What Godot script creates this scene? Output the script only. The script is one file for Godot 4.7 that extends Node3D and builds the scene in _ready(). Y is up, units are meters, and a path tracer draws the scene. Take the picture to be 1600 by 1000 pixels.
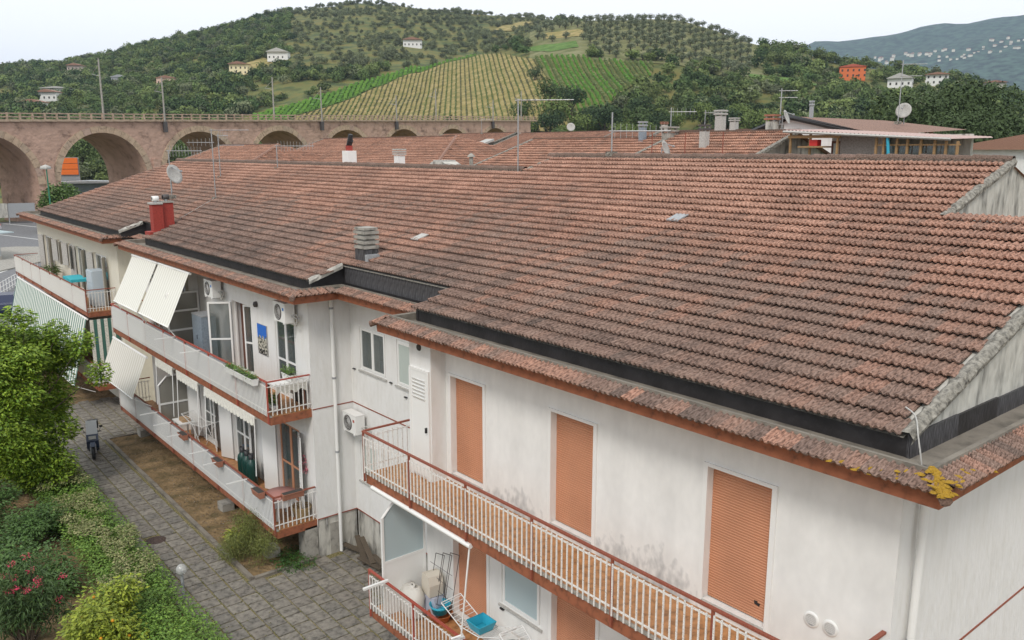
extends Node3D

var M = {}
var rng = RandomNumberGenerator.new()
var used = {}
var box_mesh = BoxMesh.new()

func _ready():
	rng.seed = 7
	camera_and_light()
	materials()
	terrain()
	print("terrain ", Time.get_ticks_msec())
	yard()
	main_building()
	print("building ", Time.get_ticks_msec())
	balconies()
	facade_fittings()
	roof_fittings()
	print("fittings ", Time.get_ticks_msec())
	background_buildings()
	viaduct()
	print("viaduct ", Time.get_ticks_msec())
	vineyards()
	hillside_trees()
	hillside_houses()
	print("hills ", Time.get_ticks_msec())
	balcony_things()
	garden()
	street_things()
	print("done ", Time.get_ticks_msec())

func camera_and_light():
	var c = Camera3D.new()
	c.name = "camera"
	add_child(c)
	c.position = Vector3(0, 12.2, 0)
	c.rotation_degrees = Vector3(-11.48, 50.5, 0)
	c.fov = 41.78
	c.near = 0.1
	c.far = 12000.0
	c.current = true
	var e = Environment.new()
	e.background_mode = Environment.BG_SKY
	var sm = ProceduralSkyMaterial.new()
	sm.sky_top_color = Color(0.885, 0.90, 0.915)
	sm.sky_horizon_color = Color(0.94, 0.945, 0.95)
	sm.sky_curve = 0.25
	sm.ground_bottom_color = Color(0.36, 0.36, 0.33)
	sm.ground_horizon_color = Color(0.80, 0.82, 0.82)
	sm.sun_angle_max = 1.0
	sm.sky_energy_multiplier = 1.1
	var sk = Sky.new()
	sk.sky_material = sm
	e.sky = sk
	e.tonemap_mode = Environment.TONE_MAPPER_LINEAR
	e.tonemap_exposure = 1.22
	e.sdfgi_enabled = true
	e.ssao_enabled = true
	e.ssil_enabled = true
	e.fog_enabled = true
	e.fog_density = 0.00009
	e.fog_light_color = Color(0.70, 0.79, 0.91)
	var w = WorldEnvironment.new()
	w.name = "world_environment"
	w.environment = e
	add_child(w)
	var s = DirectionalLight3D.new()
	s.name = "sun"
	add_child(s)
	s.look_at_from_position(Vector3(9, 17, 13), Vector3.ZERO)
	s.light_energy = 0.5
	s.light_angular_distance = 14.0
	s.light_color = Color(1.0, 0.98, 0.955)
	s.shadow_enabled = true

# ---------------------------------------------------------------- helpers
func lin(r, g, b): return Color(r, g, b).linear_to_srgb()

func ntex(sd, freq, oct, cols, offs, size = 512, typ = FastNoiseLite.TYPE_SIMPLEX_SMOOTH):
	var n = FastNoiseLite.new()
	n.seed = sd
	n.noise_type = typ
	n.frequency = freq
	n.fractal_type = FastNoiseLite.FRACTAL_FBM
	n.fractal_octaves = oct
	n.fractal_gain = 0.6
	var g = Gradient.new()
	g.offsets = PackedFloat32Array(offs)
	var pc = PackedColorArray()
	for c in cols: pc.append(c if c is Color else Color(c, c, c))
	g.colors = pc
	var t = NoiseTexture2D.new()
	t.width = size
	t.height = size
	t.seamless = true
	t.seamless_blend_skirt = 0.2
	t.noise = n
	t.color_ramp = g
	return t

func ntn(sd, freq, oct, bump, size = 256):
	var n = FastNoiseLite.new()
	n.seed = sd
	n.frequency = freq
	n.fractal_octaves = oct
	var t = NoiseTexture2D.new()
	t.width = size
	t.height = size
	t.seamless = true
	t.as_normal_map = true
	t.bump_strength = bump
	t.noise = n
	return t

func mat(col, rough = 0.9, tex = null, scale = Vector3.ONE, nrm = null, nscale = 1.0, metal = 0.0):
	var m = StandardMaterial3D.new()
	m.albedo_color = lin(col[0], col[1], col[2])
	m.roughness = rough
	m.metallic = metal
	if tex or nrm:
		m.uv1_triplanar = true
		m.uv1_world_triplanar = true
		m.uv1_scale = scale
	if tex: m.albedo_texture = tex
	if nrm:
		m.normal_enabled = true
		m.normal_texture = nrm
		m.normal_scale = nscale
	return m

func leafmat(col, rough = 0.6, back = 0.35):
	var m = StandardMaterial3D.new()
	m.albedo_color = lin(col[0], col[1], col[2])
	m.roughness = rough
	m.vertex_color_use_as_albedo = true
	m.backlight_enabled = true
	m.backlight = Color(back * 0.7, back, back * 0.3)
	m.cull_mode = BaseMaterial3D.CULL_DISABLED
	return m

func glassmat(col, alpha, rough = 0.05):
	var m = StandardMaterial3D.new()
	m.albedo_color = Color(lin(col[0], col[1], col[2]), alpha)
	m.transparency = BaseMaterial3D.TRANSPARENCY_ALPHA
	m.roughness = rough
	m.metallic_specular = 0.6
	return m

func S():
	var s = SurfaceTool.new()
	s.begin(Mesh.PRIMITIVE_TRIANGLES)
	s.set_smooth_group(-1)
	return s

func q4(s, a, b, c, d):
	s.add_vertex(a); s.add_vertex(b); s.add_vertex(c)
	s.add_vertex(a); s.add_vertex(c); s.add_vertex(d)

func t3(s, a, b, c):
	s.add_vertex(a); s.add_vertex(b); s.add_vertex(c)

func ob(s, xf, z):
	var h = z * 0.5
	var p = []
	for i in 8:
		p.append(xf * Vector3(h.x if i & 1 else -h.x, h.y if i & 2 else -h.y, h.z if i & 4 else -h.z))
	q4(s, p[2], p[3], p[7], p[6])
	q4(s, p[4], p[5], p[1], p[0])
	q4(s, p[6], p[7], p[5], p[4])
	q4(s, p[3], p[2], p[0], p[1])
	q4(s, p[7], p[3], p[1], p[5])
	q4(s, p[2], p[6], p[4], p[0])

func bx(s, x0, y0, z0, x1, y1, z1):
	var lo = Vector3(minf(x0, x1), minf(y0, y1), minf(z0, z1))
	var hi = Vector3(maxf(x0, x1), maxf(y0, y1), maxf(z0, z1))
	ob(s, Transform3D(Basis.IDENTITY, (lo + hi) * 0.5), hi - lo)

func B(x0, y0, z0, x1, y1, z1):
	var s = S()
	bx(s, x0, y0, z0, x1, y1, z1)
	return s

func frame_of(d):
	d = d.normalized()
	var u = Vector3.UP if absf(d.y) < 0.95 else Vector3.RIGHT
	var x = u.cross(d).normalized()
	return [x, d.cross(x)]

func tb(s, a, b, r, n = 6, r2 = -1.0):
	if r2 < 0: r2 = r
	var f = frame_of(b - a)
	s.set_smooth_group(1 if n > 4 else -1)
	var pa = []
	var pb = []
	for i in n:
		var t = TAU * i / n
		var d = f[0] * cos(t) + f[1] * sin(t)
		pa.append(a + d * r)
		pb.append(b + d * r2)
	for i in n:
		var j = (i + 1) % n
		q4(s, pa[i], pb[i], pb[j], pa[j])
	s.set_smooth_group(-1)
	for i in range(1, n - 1):
		t3(s, pa[0], pa[i], pa[i + 1])
		if r2 > 0.0005: t3(s, pb[0], pb[i + 1], pb[i])

func tube(s, pts, r, n = 6):
	for i in pts.size() - 1: tb(s, pts[i], pts[i + 1], r, n)

func lathe(s, prof, xf = Transform3D.IDENTITY, n = 14):
	s.set_smooth_group(2)
	for k in prof.size() - 1:
		var a = prof[k]
		var b = prof[k + 1]
		for i in n:
			var t0 = TAU * i / n
			var t1 = TAU * (i + 1) / n
			var p00 = xf * Vector3(a.x * cos(t0), a.y, a.x * sin(t0))
			var p01 = xf * Vector3(a.x * cos(t1), a.y, a.x * sin(t1))
			var p10 = xf * Vector3(b.x * cos(t0), b.y, b.x * sin(t0))
			var p11 = xf * Vector3(b.x * cos(t1), b.y, b.x * sin(t1))
			if a.x > 0.0005: t3(s, p00, p11, p01)
			if b.x > 0.0005: t3(s, p00, p10, p11)
	s.set_smooth_group(-1)

func prism(s, poly, xf, depth):
	var idx = Geometry2D.triangulate_polygon(PackedVector2Array(poly))
	var f = func(p, z): return xf * Vector3(p.x, p.y, z)
	for i in range(0, idx.size(), 3):
		var a = poly[idx[i]]
		var b = poly[idx[i + 1]]
		var c = poly[idx[i + 2]]
		if (b - a).cross(c - a) > 0:
			var t = b
			b = c
			c = t
		t3(s, f.call(a, depth), f.call(b, depth), f.call(c, depth))
		t3(s, f.call(a, 0), f.call(c, 0), f.call(b, 0))
	var area = 0.0
	for i in poly.size(): area += poly[i].cross(poly[(i + 1) % poly.size()])
	for i in poly.size():
		var a = poly[i]
		var b = poly[(i + 1) % poly.size()]
		if area > 0: q4(s, f.call(a, 0), f.call(a, depth), f.call(b, depth), f.call(b, 0))
		else: q4(s, f.call(b, 0), f.call(b, depth), f.call(a, depth), f.call(a, 0))

func fin(s):
	s.generate_normals()
	return s.commit()

func numbered(n):
	if not used.has(n):
		used[n] = 0
		return n
	used[n] += 1
	return "%s_%03d" % [n, used[n]]

func part(n, s, m, par):
	var o = MeshInstance3D.new()
	o.name = n
	o.mesh = fin(s) if s is SurfaceTool else s
	o.material_override = m
	par.add_child(o, true)
	return o

func inst(n, mesh, m, par, xf):
	var o = MeshInstance3D.new()
	o.name = n
	o.mesh = mesh
	o.material_override = m
	o.transform = xf
	par.add_child(o, true)
	return o

func bar(n, a, b, m, par):
	return inst(n, box_mesh, m, par, Transform3D(Basis.from_scale(Vector3(absf(b.x - a.x), absf(b.y - a.y), absf(b.z - a.z))), (a + b) * 0.5))

func node(n, par):
	var o = Node3D.new()
	o.name = n
	par.add_child(o, true)
	return o

func tag(o, label, cat = "", group = "", kind = ""):
	if label: o.set_meta("label", label)
	if cat: o.set_meta("category", cat)
	if group: o.set_meta("group", group)
	if kind: o.set_meta("kind", kind)
	return o

func thing(n, label, cat, at = Vector3.ZERO, group = "", turn = 0.0):
	var o = Node3D.new()
	o.name = numbered(n)
	add_child(o)
	o.position = at
	o.rotation.y = turn
	return tag(o, label, cat, group)

func solo(n, s, m, label, cat, group = ""):
	var o = part(numbered(n), s, m, self)
	return tag(o, label, cat, group)

func struct(n, s, m):
	var o = part(numbered(n), s, m, self)
	o.set_meta("kind", "structure")
	return o

func copy(o, at, turn, label = "", group = "", sc = 1.0):
	var c = o.duplicate()
	c.name = numbered(String(o.name).rstrip("0123456789").trim_suffix("_"))
	add_child(c)
	c.transform = Transform3D(Basis(Vector3.UP, turn).scaled(Vector3.ONE * sc), at)
	if label: c.set_meta("label", label)
	if group: c.set_meta("group", group)
	return c

func multi(n, mesh, m, xfs, cols, par, kind = "stuff"):
	var mm = MultiMesh.new()
	mm.transform_format = MultiMesh.TRANSFORM_3D
	mm.use_colors = cols.size() > 0
	mm.mesh = mesh
	mm.instance_count = xfs.size()
	for i in xfs.size():
		mm.set_instance_transform(i, xfs[i])
		if cols.size(): mm.set_instance_color(i, cols[i])
	var o = MultiMeshInstance3D.new()
	o.name = n
	o.multimesh = mm
	o.material_override = m
	par.add_child(o, true)
	if kind: o.set_meta("kind", kind)
	return o

func rr(a, b): return rng.randf_range(a, b)

func materials():
	var fine = ntex(11, 0.02, 5, [0.84, 0.94, 1.0], [0.15, 0.45, 0.8])
	var stain = ntex(12, 0.01, 6, [0.66, 0.86, 0.96, 1.0], [0.1, 0.3, 0.5, 0.75])
	var nfine = ntn(13, 0.06, 4, 2.0)
	M.fine = fine
	M.wall = mat([0.75, 0.742, 0.722], 0.92, ntex(14, 0.01, 5, [Color(0.968, 0.965, 0.957), Color(0.988, 0.987, 0.983), Color(1, 1, 1)], [0.1, 0.4, 0.7]), Vector3(0.7, 0.14, 0.7), nfine, 0.25)
	M.cream = mat([0.72, 0.685, 0.58], 0.92, M.wall.albedo_texture, Vector3(0.8, 0.3, 0.8))
	M.plaster = mat([0.55, 0.53, 0.475], 0.95, ntex(15, 0.012, 5, [0.55, 0.82, 0.96, 1.0], [0.1, 0.3, 0.5, 0.75]), Vector3(0.35, 0.09, 0.35), nfine, 0.6)
	M.concrete = mat([0.36, 0.34, 0.30], 0.95, stain, Vector3(0.5, 0.5, 0.5), nfine, 0.7)
	M.mortar = mat([0.36, 0.335, 0.285], 0.97, ntex(16, 0.02, 6, [0.5, 0.8, 1.0], [0.2, 0.45, 0.75]), Vector3(0.9, 0.9, 0.9), ntn(17, 0.08, 4, 6.0), 1.0)
	M.bitumen = mat([0.032, 0.029, 0.03], 0.5, ntex(18, 0.006, 5, [0.8, 0.92, 1.0], [0.2, 0.5, 0.8]), Vector3(0.5, 0.3, 0.5), nfine, 0.4)
	M.gutter = mat([0.245, 0.215, 0.175], 0.95, ntex(43, 0.006, 6, [0.72, 0.9, 1.0], [0.15, 0.4, 0.75]), Vector3(0.3, 0.3, 0.3), nfine, 0.6)
	M.lead = mat([0.11, 0.105, 0.11], 0.6, ntex(19, 0.02, 4, [0.35, 0.75, 1.0], [0.3, 0.5, 0.7]), Vector3(3.2, 0.25, 3.2))
	M.fascia = mat([0.31, 0.105, 0.05], 0.75, stain, Vector3(0.8, 0.8, 0.8))
	M.redpaint = mat([0.42, 0.085, 0.055], 0.55, fine, Vector3(2, 2, 2))
	M.rail = mat([0.30, 0.085, 0.05], 0.6, fine, Vector3(2, 2, 2))
	M.white = mat([0.78, 0.775, 0.75], 0.5)
	M.whitemetal = mat([0.80, 0.79, 0.765], 0.45, ntex(20, 0.03, 4, [Color(0.5, 0.36, 0.26), Color(0.93, 0.92, 0.9), Color(1, 1, 1)], [0.17, 0.27, 0.6]), Vector3(1.7, 1.7, 1.7))
	M.slatwood = mat([0.565, 0.262, 0.145], 0.6, ntex(21, 0.004, 5, [0.93, 0.97, 1.0], [0.2, 0.5, 0.8]), Vector3(0.4, 0.4, 0.4))
	M.slatdark = M.slatwood
	M.floor_tile = mat([0.52, 0.25, 0.10], 0.5, ntex(22, 0.02, 6, [0.72, 0.9, 1.0], [0.15, 0.4, 0.7]), Vector3(0.5, 0.5, 0.5))
	M.stone = mat([0.50, 0.485, 0.45], 0.7, fine, Vector3(1, 1, 1))
	M.black = mat([0.02, 0.02, 0.022], 0.5)
	M.dark = mat([0.05, 0.045, 0.04], 0.8)
	M.iron = mat([0.07, 0.062, 0.06], 0.6)
	M.grey = mat([0.36, 0.37, 0.38], 0.5, fine, Vector3(1, 1, 1))
	M.steel = mat([0.5, 0.5, 0.5], 0.4, fine, Vector3(2, 2, 2), null, 1.0, 0.7)
	M.bluegrey = mat([0.26, 0.31, 0.36], 0.45, fine, Vector3(1, 1, 1))
	M.glass = glassmat([0.10, 0.13, 0.13], 0.42)
	M.frost = glassmat([0.50, 0.56, 0.52], 0.93, 0.4)
	M.frostblue = glassmat([0.46, 0.56, 0.58], 0.9, 0.35)
	M.tinted = glassmat([0.30, 0.29, 0.25], 0.72, 0.2)
	M.canvas = mat([0.80, 0.775, 0.70], 0.85, fine, Vector3(1, 1, 1))
	M.sheet = glassmat([0.74, 0.75, 0.76], 0.86, 0.6)
	M.net = glassmat([0.42, 0.43, 0.45], 0.6, 0.7)
	M.teal = mat([0.03, 0.36, 0.50], 0.4)
	M.terracotta = mat([0.38, 0.16, 0.10], 0.8, fine, Vector3(2, 2, 2))
	M.door_brown = mat([0.16, 0.06, 0.035], 0.5, fine, Vector3(2, 2, 2))
	M.curtain = mat([0.5, 0.47, 0.41], 0.9)
	var tilegrain = ntex(23, 0.035, 5, [Color(0.36, 0.33, 0.31), Color(0.68, 0.65, 0.63), Color(0.93, 0.91, 0.89), Color(1.0, 0.99, 0.98), Color(1.0, 1.0, 1.0)], [0.24, 0.40, 0.53, 0.66, 0.80])
	var tn = ntn(24, 0.09, 3, 3.0)
	M.tile = mat([1, 1, 1], 0.93, tilegrain, Vector3(2.0, 1.5, 0.42), tn, 0.35)
	M.tile.vertex_color_use_as_albedo = true
	M.tiles = []
	for c in tile_palette():
		M.tiles.append(mat([c.r, c.g, c.b], 0.93, tilegrain, Vector3(2.0, 1.5, 0.42), tn, 0.35))
	M.ridge = mat([0.21, 0.145, 0.115], 0.95, tilegrain, Vector3(1.5, 1.5, 1.5), tn, 0.8)
	M.ridgemortar = mat([0.23, 0.18, 0.145], 0.97, ntex(44, 0.02, 6, [0.5, 0.8, 1.0], [0.2, 0.45, 0.75]), Vector3(0.9, 0.9, 0.9), tn, 1.0)
	M.lichen = mat([0.46, 0.27, 0.022], 0.95, ntex(25, 0.06, 4, [0.55, 0.9, 1.0], [0.25, 0.5, 0.7]), Vector3(3, 3, 3), tn, 1.0)
	M.paver = []
	for c in [[0.245, 0.222, 0.188], [0.215, 0.197, 0.17], [0.27, 0.245, 0.207], [0.23, 0.206, 0.175]]:
		M.paver.append(mat(c, 0.95, ntex(26, 0.012, 6, [0.68, 0.88, 1.0], [0.15, 0.4, 0.75]), Vector3(0.6, 0.6, 0.6), nfine, 0.8))
	M.asphalt = mat([0.19, 0.19, 0.195], 0.95, fine, Vector3(0.2, 0.2, 0.2))
	M.marking = mat([0.62, 0.62, 0.60], 0.9, fine, Vector3(0.5, 0.5, 0.5))
	M.soil = mat([0.27, 0.185, 0.10], 0.98, ntex(27, 0.006, 6, [Color(0.68, 0.70, 0.62), Color(0.86, 0.85, 0.80), Color(1, 0.99, 0.95)], [0.2, 0.45, 0.75]), Vector3(0.3, 0.3, 0.3), ntn(28, 0.05, 5, 5.0), 0.9)
	M.joint = mat([0.26, 0.215, 0.135], 0.98, ntex(29, 0.04, 4, [Color(0.5, 0.62, 0.35), Color(0.9, 0.88, 0.7), Color(1, 1, 1)], [0.3, 0.5, 0.7]), Vector3(0.7, 0.7, 0.7))
	M.masonry = mat([0.50, 0.345, 0.27], 0.97, ntex(30, 0.01, 6, [Color(0.62, 0.6, 0.58), Color(0.92, 0.9, 0.89), Color(1, 0.98, 0.97)], [0.1, 0.36, 0.7]), Vector3(0.07, 0.07, 0.07), ntn(31, 0.05, 5, 4.0), 0.6)
	M.archstone = []
	for c in [[0.50, 0.365, 0.255], [0.46, 0.345, 0.25], [0.52, 0.385, 0.27], [0.48, 0.34, 0.265]]:
		M.archstone.append(mat(c, 0.97, stain, Vector3(0.2, 0.2, 0.2)))
	M.grass = mat([0.15, 0.155, 0.065], 0.98, ntex(32, 0.008, 6, [Color(0.55, 0.66, 0.5), Color(0.85, 0.9, 0.72), Color(1.0, 0.94, 0.72), Color(1, 0.92, 0.7)], [0.25, 0.45, 0.6, 0.8], 1024), Vector3(0.006, 0.006, 0.006))
	M.straw = mat([0.35, 0.275, 0.12], 0.98, ntex(33, 0.012, 5, [Color(0.72, 0.78, 0.6), Color(0.9, 0.9, 0.8), Color(1, 1, 1)], [0.25, 0.5, 0.7]), Vector3(0.02, 0.02, 0.02))
	M.meadow = mat([0.11, 0.20, 0.035], 0.98, M.straw.albedo_texture, Vector3(0.02, 0.02, 0.02))
	M.leaf = leafmat([1, 1, 1])
	M.farleaf = leafmat([1, 1, 1], 0.9, 0.08)
	M.bark = mat([0.11, 0.085, 0.06], 0.95, fine, Vector3(2, 0.6, 2))
	M.pink = mat([0.55, 0.04, 0.10], 0.7)

func tile_palette():
	return [Color(0.452, 0.258, 0.189), Color(0.418, 0.243, 0.179), Color(0.503, 0.296, 0.220), Color(0.384, 0.228, 0.172), Color(0.307, 0.203, 0.161), Color(0.262, 0.177, 0.143), Color(0.226, 0.158, 0.130), Color(0.288, 0.199, 0.161), Color(0.345, 0.215, 0.165), Color(0.194, 0.142, 0.119)]

# ---------------------------------------------------------------- main building
const SL = 0.334
const EZ = -10.4
const EY = 8.56
var bld
var W = [Vector2(-59.5, -26), Vector2(-59.5, -10.5), Vector2(-41.55, -10.5), Vector2(-41.55, -11.83), Vector2(-37.5, -11.83), Vector2(-37.5, -10.5), Vector2(-21.95, -10.5), Vector2(-21.95, -11.83), Vector2(-16.0, -11.83), Vector2(-16.0, -10.5), Vector2(-4.68, -10.5), Vector2(-4.68, -26)]

func roofy(z): return EY + (EZ - z) * SL

func offs(poly, d):
	var out = []
	for i in poly.size():
		var n1 = null
		var n2 = null
		if i > 0:
			var e = (poly[i] - poly[i - 1]).normalized()
			n1 = Vector2(-e.y, e.x)
		if i < poly.size() - 1:
			var e = (poly[i + 1] - poly[i]).normalized()
			n2 = Vector2(-e.y, e.x)
		if n1 == null: n1 = n2
		if n2 == null: n2 = n1
		out.append(poly[i] + (n1 + n2) * d / (1.0 + n1.dot(n2)))
	return out

func strip(s, a, ya, b, yb, poly = W):
	var A = offs(poly, a)
	var Bq = offs(poly, b)
	for i in A.size() - 1:
		q4(s, Vector3(A[i].x, ya, A[i].y), Vector3(A[i + 1].x, ya, A[i + 1].y), Vector3(Bq[i + 1].x, yb, Bq[i + 1].y), Vector3(Bq[i].x, yb, Bq[i].y))

func facade(par, n, zf, x0, x1, y0, y1, holes, m, depth = 0.24):
	var xs = [x0, x1]
	var ys = [y0, y1]
	for h in holes:
		xs.append_array([h[0], h[1]])
		ys.append_array([h[2], h[3]])
	xs.sort()
	ys.sort()
	var s = S()
	for i in xs.size() - 1:
		if xs[i + 1] - xs[i] < 0.001: continue
		for j in ys.size() - 1:
			if ys[j + 1] - ys[j] < 0.001: continue
			var cx = (xs[i] + xs[i + 1]) / 2
			var cy = (ys[j] + ys[j + 1]) / 2
			var solid = true
			for h in holes:
				if cx > h[0] and cx < h[1] and cy > h[2] and cy < h[3]: solid = false
			if solid:
				for k in 2:
					var z = zf - k * 0.3
					var a = Vector3(xs[i], ys[j + 1], z)
					var b = Vector3(xs[i + 1], ys[j + 1], z)
					var c = Vector3(xs[i + 1], ys[j], z)
					var d = Vector3(xs[i], ys[j], z)
					if k == 0: q4(s, a, b, c, d)
					else: q4(s, d, c, b, a)
	for h in holes:
		var z1 = zf - 0.3
		var p = [Vector2(h[0], h[2]), Vector2(h[0], h[3]), Vector2(h[1], h[3]), Vector2(h[1], h[2])]
		for i in 4:
			var a = p[i]
			var b = p[(i + 1) % 4]
			q4(s, Vector3(a.x, a.y, zf), Vector3(b.x, b.y, zf), Vector3(b.x, b.y, z1), Vector3(a.x, a.y, z1))
	return part(n, s, m, par)

func tile_mesh(sd):
	var r = RandomNumberGenerator.new()
	r.seed = sd
	var s = S()
	var px = [0.0, 0.07, 0.17, 0.27, 0.34, 0.50, 0.56, 0.66, 0.76, 0.83, 1.0]
	var py = [0.0, 0.034, 0.052, 0.036, 0.002, 0.0, 0.028, 0.044, 0.028, 0.002, 0.0]
	var w = 0.233
	var l = 0.425
	var top = []
	var low = []
	var dn = []
	for i in px.size():
		var j = r.randf_range(-0.003, 0.003)
		var y = py[i] + j
		top.append(Vector3(px[i] * w, y * 0.7, -l))
		low.append(Vector3(px[i] * w, y + 0.062, 0.0 + r.randf_range(-0.008, 0.010)))
		dn.append(Vector3(px[i] * w, y * 0.6 + 0.034, -0.006))
	s.set_smooth_group(1)
	for i in px.size() - 1: q4(s, top[i], top[i + 1], low[i + 1], low[i])
	s.set_smooth_group(-1)
	for i in px.size() - 1:
		q4(s, low[i], low[i + 1], dn[i + 1], dn[i])
		q4(s, dn[i], dn[i + 1], dn[i + 1] + Vector3(0, -0.012, -0.1), dn[i] + Vector3(0, -0.012, -0.1))
	var z0 = Vector3(0, -0.03, 0)
	q4(s, top[0], low[0], dn[0], top[0] + z0)
	var k = px.size() - 1
	q4(s, low[k], top[k], top[k] + z0, dn[k])
	return fin(s)

func tile_basis(slope_dir, slope):
	# slope_dir: horizontal direction pointing down the slope
	var down = Vector3(slope_dir.x, -slope, slope_dir.y).normalized()
	var across = Vector3(slope_dir.y, 0, -slope_dir.x)
	return Basis(across, down.cross(across), down)

var wear = FastNoiseLite.new()
func tile_index(x, row, z):
	# weathered tiles are likelier towards the damp eave, in patches
	var n = wear.get_noise_2d(x * 1.0, z * 1.6) * 0.6 + wear.get_noise_2d(x * 6.0 + 300, z * 6.0) * 0.35
	var p = 0.72 - row * 0.038 + n * 0.8 + (0.10 if x < -16 else 0.0)
	# palette ordered from fresh to weathered
	var order = [2, 0, 1, 3, 8, 4, 7, 5, 6, 9]
	return order[clampi(int((p * 0.9 + rr(-0.17, 0.17) + 0.13) * 9.0), 0, 9)]

func main_building():
	wear.seed = 5
	wear.frequency = 0.12
	bld = thing("apartment_building", "long white two storey apartment building with stepped front and weathered tiled roof", "building")
	walls()
	eaves()
	roof()

func walls():
	var h = [[-14.88, -13.7, 4.93, 7.24], [-11.52, -10.36, 4.93, 7.24], [-7.78, -6.6, 4.93, 7.24], [-14.86, -13.6, 1.42, 3.85], [-13.1, -11.8, 2.45, 3.85], [-11.45, -10.2, 1.42, 3.85], [-8.3, -6.9, 1.42, 3.85]]
	facade(bld, "wall", -10.5, -16.0, -4.68, 1.0, 8.05, h, facade_material())
	part("plinth", B(-16.0, -0.2, -10.9, -4.68, 1.0, -10.54), M.concrete, bld)
	part("wall", B(-4.98, -0.2, -26, -4.68, 8.2, -10.503), M.wall, bld)
	part("wall", B(-16.0, 0, -11.83, -15.75, 8.05, -10.503), M.wall, bld)
	facade(bld, "wall", -11.83, -21.95, -16.0, 1.25, 8.05, [[-21.4, -19.95, 5.83, 7.15], [-19.36, -18.2, 5.8, 7.1], [-21.6, -20.6, 2.3, 3.6]], M.wall)
	part("plinth", B(-21.95, -0.2, -12.1, -16.0, 1.25, -11.86), M.plaster, bld)
	facade(bld, "wall", -10.5, -37.5, -21.95, 1.0, 8.05, [[-27.75, -26.15, 4.75, 7.2], [-24.3, -22.85, 4.75, 7.2], [-33.5, -32.3, 4.75, 7.2], [-36.8, -35.6, 4.75, 7.2], [-31.6, -30.1, 1.27, 3.7], [-28.4, -26.8, 1.27, 3.7], [-24.6, -22.95, 1.27, 3.8], [-35.5, -34.2, 1.27, 3.7]], M.wall)
	part("plinth", B(-37.5, -0.2, -11.2, -21.95, 1.0, -10.9), M.concrete, bld)
	part("wall", B(-22.2, 1.25, -11.83, -21.95, 8.05, -10.503), M.wall, bld)
	part("plinth", B(-22.2, -0.2, -11.83, -21.98, 1.25, -10.53), M.plaster, bld)
	part("wall", B(-37.5, 0, -11.83, -37.25, 8.05, -10.503), M.wall, bld)
	part("wall", B(-41.55, 0, -12.1, -37.5, 8.05, -11.83), M.cream, bld)
	facade(bld, "wall", -10.5, -59.5, -41.55, 0.0, 8.05, [[-57.7, -55.4, 4.75, 7.15], [-54.0, -52.7, 5.85, 7.15], [-51.5, -50.2, 5.85, 7.15], [-49.7, -47.6, 4.75, 7.15], [-46.0, -43.6, 4.75, 7.15]], M.cream)
	part("wall", B(-41.8, 0, -11.83, -41.55, 8.05, -10.503), M.cream, bld)
	part("wall", B(-59.5, 0, -26, -59.2, 8.2, -10.503), M.cream, bld)
	part("wall", B(-59.2, 0, -26.3, -4.98, 8.3, -26.0), M.wall, bld)
	part("room_divider", B(-59.2, 0, -15.2, -4.98, 8.0, -15.0), M.curtain, bld)
	part("floor_slab", B(-59.2, 4.5, -26, -4.98, 4.72, -12.2), M.stone, bld)
	part("ground_slab", B(-59.2, 1.0, -26, -4.98, 1.24, -12.2), M.stone, bld)
	# string course at floor level
	for y in [4.71, 1.25]:
		part("string_course", B(-4.681, y - 0.015, -26, -4.665, y + 0.015, -10.49), M.rail, bld)
		part("string_course", B(-21.93, y - 0.015, -11.832, -16.0, y + 0.015, -11.815), M.rail, bld)
		part("string_course", B(-21.951, y - 0.015, -11.82, -21.935, y + 0.015, -10.5), M.rail, bld)
	# louvred closet standing out beside the first shuttered door
	var c = node("balcony_closet", bld)
	part("closet_wall", B(-15.97, 4.73, -10.497, -15.1, 8.05, -10.1), M.wall, c)
	part("closet_door", B(-15.86, 4.8, -10.1, -15.2, 7.28, -10.06), M.white, c)
	part("closet_frame", B(-15.93, 7.28, -10.1, -15.13, 7.34, -10.05), M.white, c)
	part("closet_frame", B(-15.93, 4.74, -10.1, -15.86, 7.28, -10.045), M.white, c)
	part("closet_frame", B(-15.2, 4.74, -10.1, -15.13, 7.28, -10.045), M.white, c)
	for i in 6:
		var xf = Transform3D(Basis(Vector3.RIGHT, 0.5), Vector3(-15.53, 6.65 + i * 0.085, -10.045))
		var q = S()
		ob(q, xf, Vector3(0.5, 0.07, 0.012))
		part("louvre", q, M.white, c)
	part("handle", B(-15.24, 5.9, -10.06, -15.21, 6.02, -10.0), M.black, c)
	var v = S()
	lathe(v, [Vector2(0.001, 0.03), Vector2(0.07, 0.03), Vector2(0.085, 0.0)], Transform3D(Basis(Vector3.RIGHT, PI / 2), Vector3(-15.55, 7.83, -10.1)), 14)
	part("vent_hole", v, M.dark, bld)
	# two round vents with slats beside the third shutter
	for x in [-5.83, -5.53]:
		var g = node("round_vent", bld)
		var r1 = S()
		lathe(r1, [Vector2(0.088, 0.022), Vector2(0.118, 0.022), Vector2(0.125, 0.0)], Transform3D(Basis(Vector3.RIGHT, PI / 2), Vector3(x, 5.45, -10.499)), 20)
		part("vent_ring", r1, M.white, g)
		var r2 = S()
		lathe(r2, [Vector2(0.0, 0.004), Vector2(0.09, 0.004)], Transform3D(Basis(Vector3.RIGHT, PI / 2), Vector3(x, 5.45, -10.499)), 20)
		part("vent_back", r2, M.dark, g)
		for i in 6:
			var y = -0.068 + i * 0.027
			var hw = sqrt(0.09 * 0.09 - y * y)
			part("vent_slat", B(x - hw, 5.45 + y, -10.493, x + hw, 5.45 + y + 0.013, -10.483), M.white, g)

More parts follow.
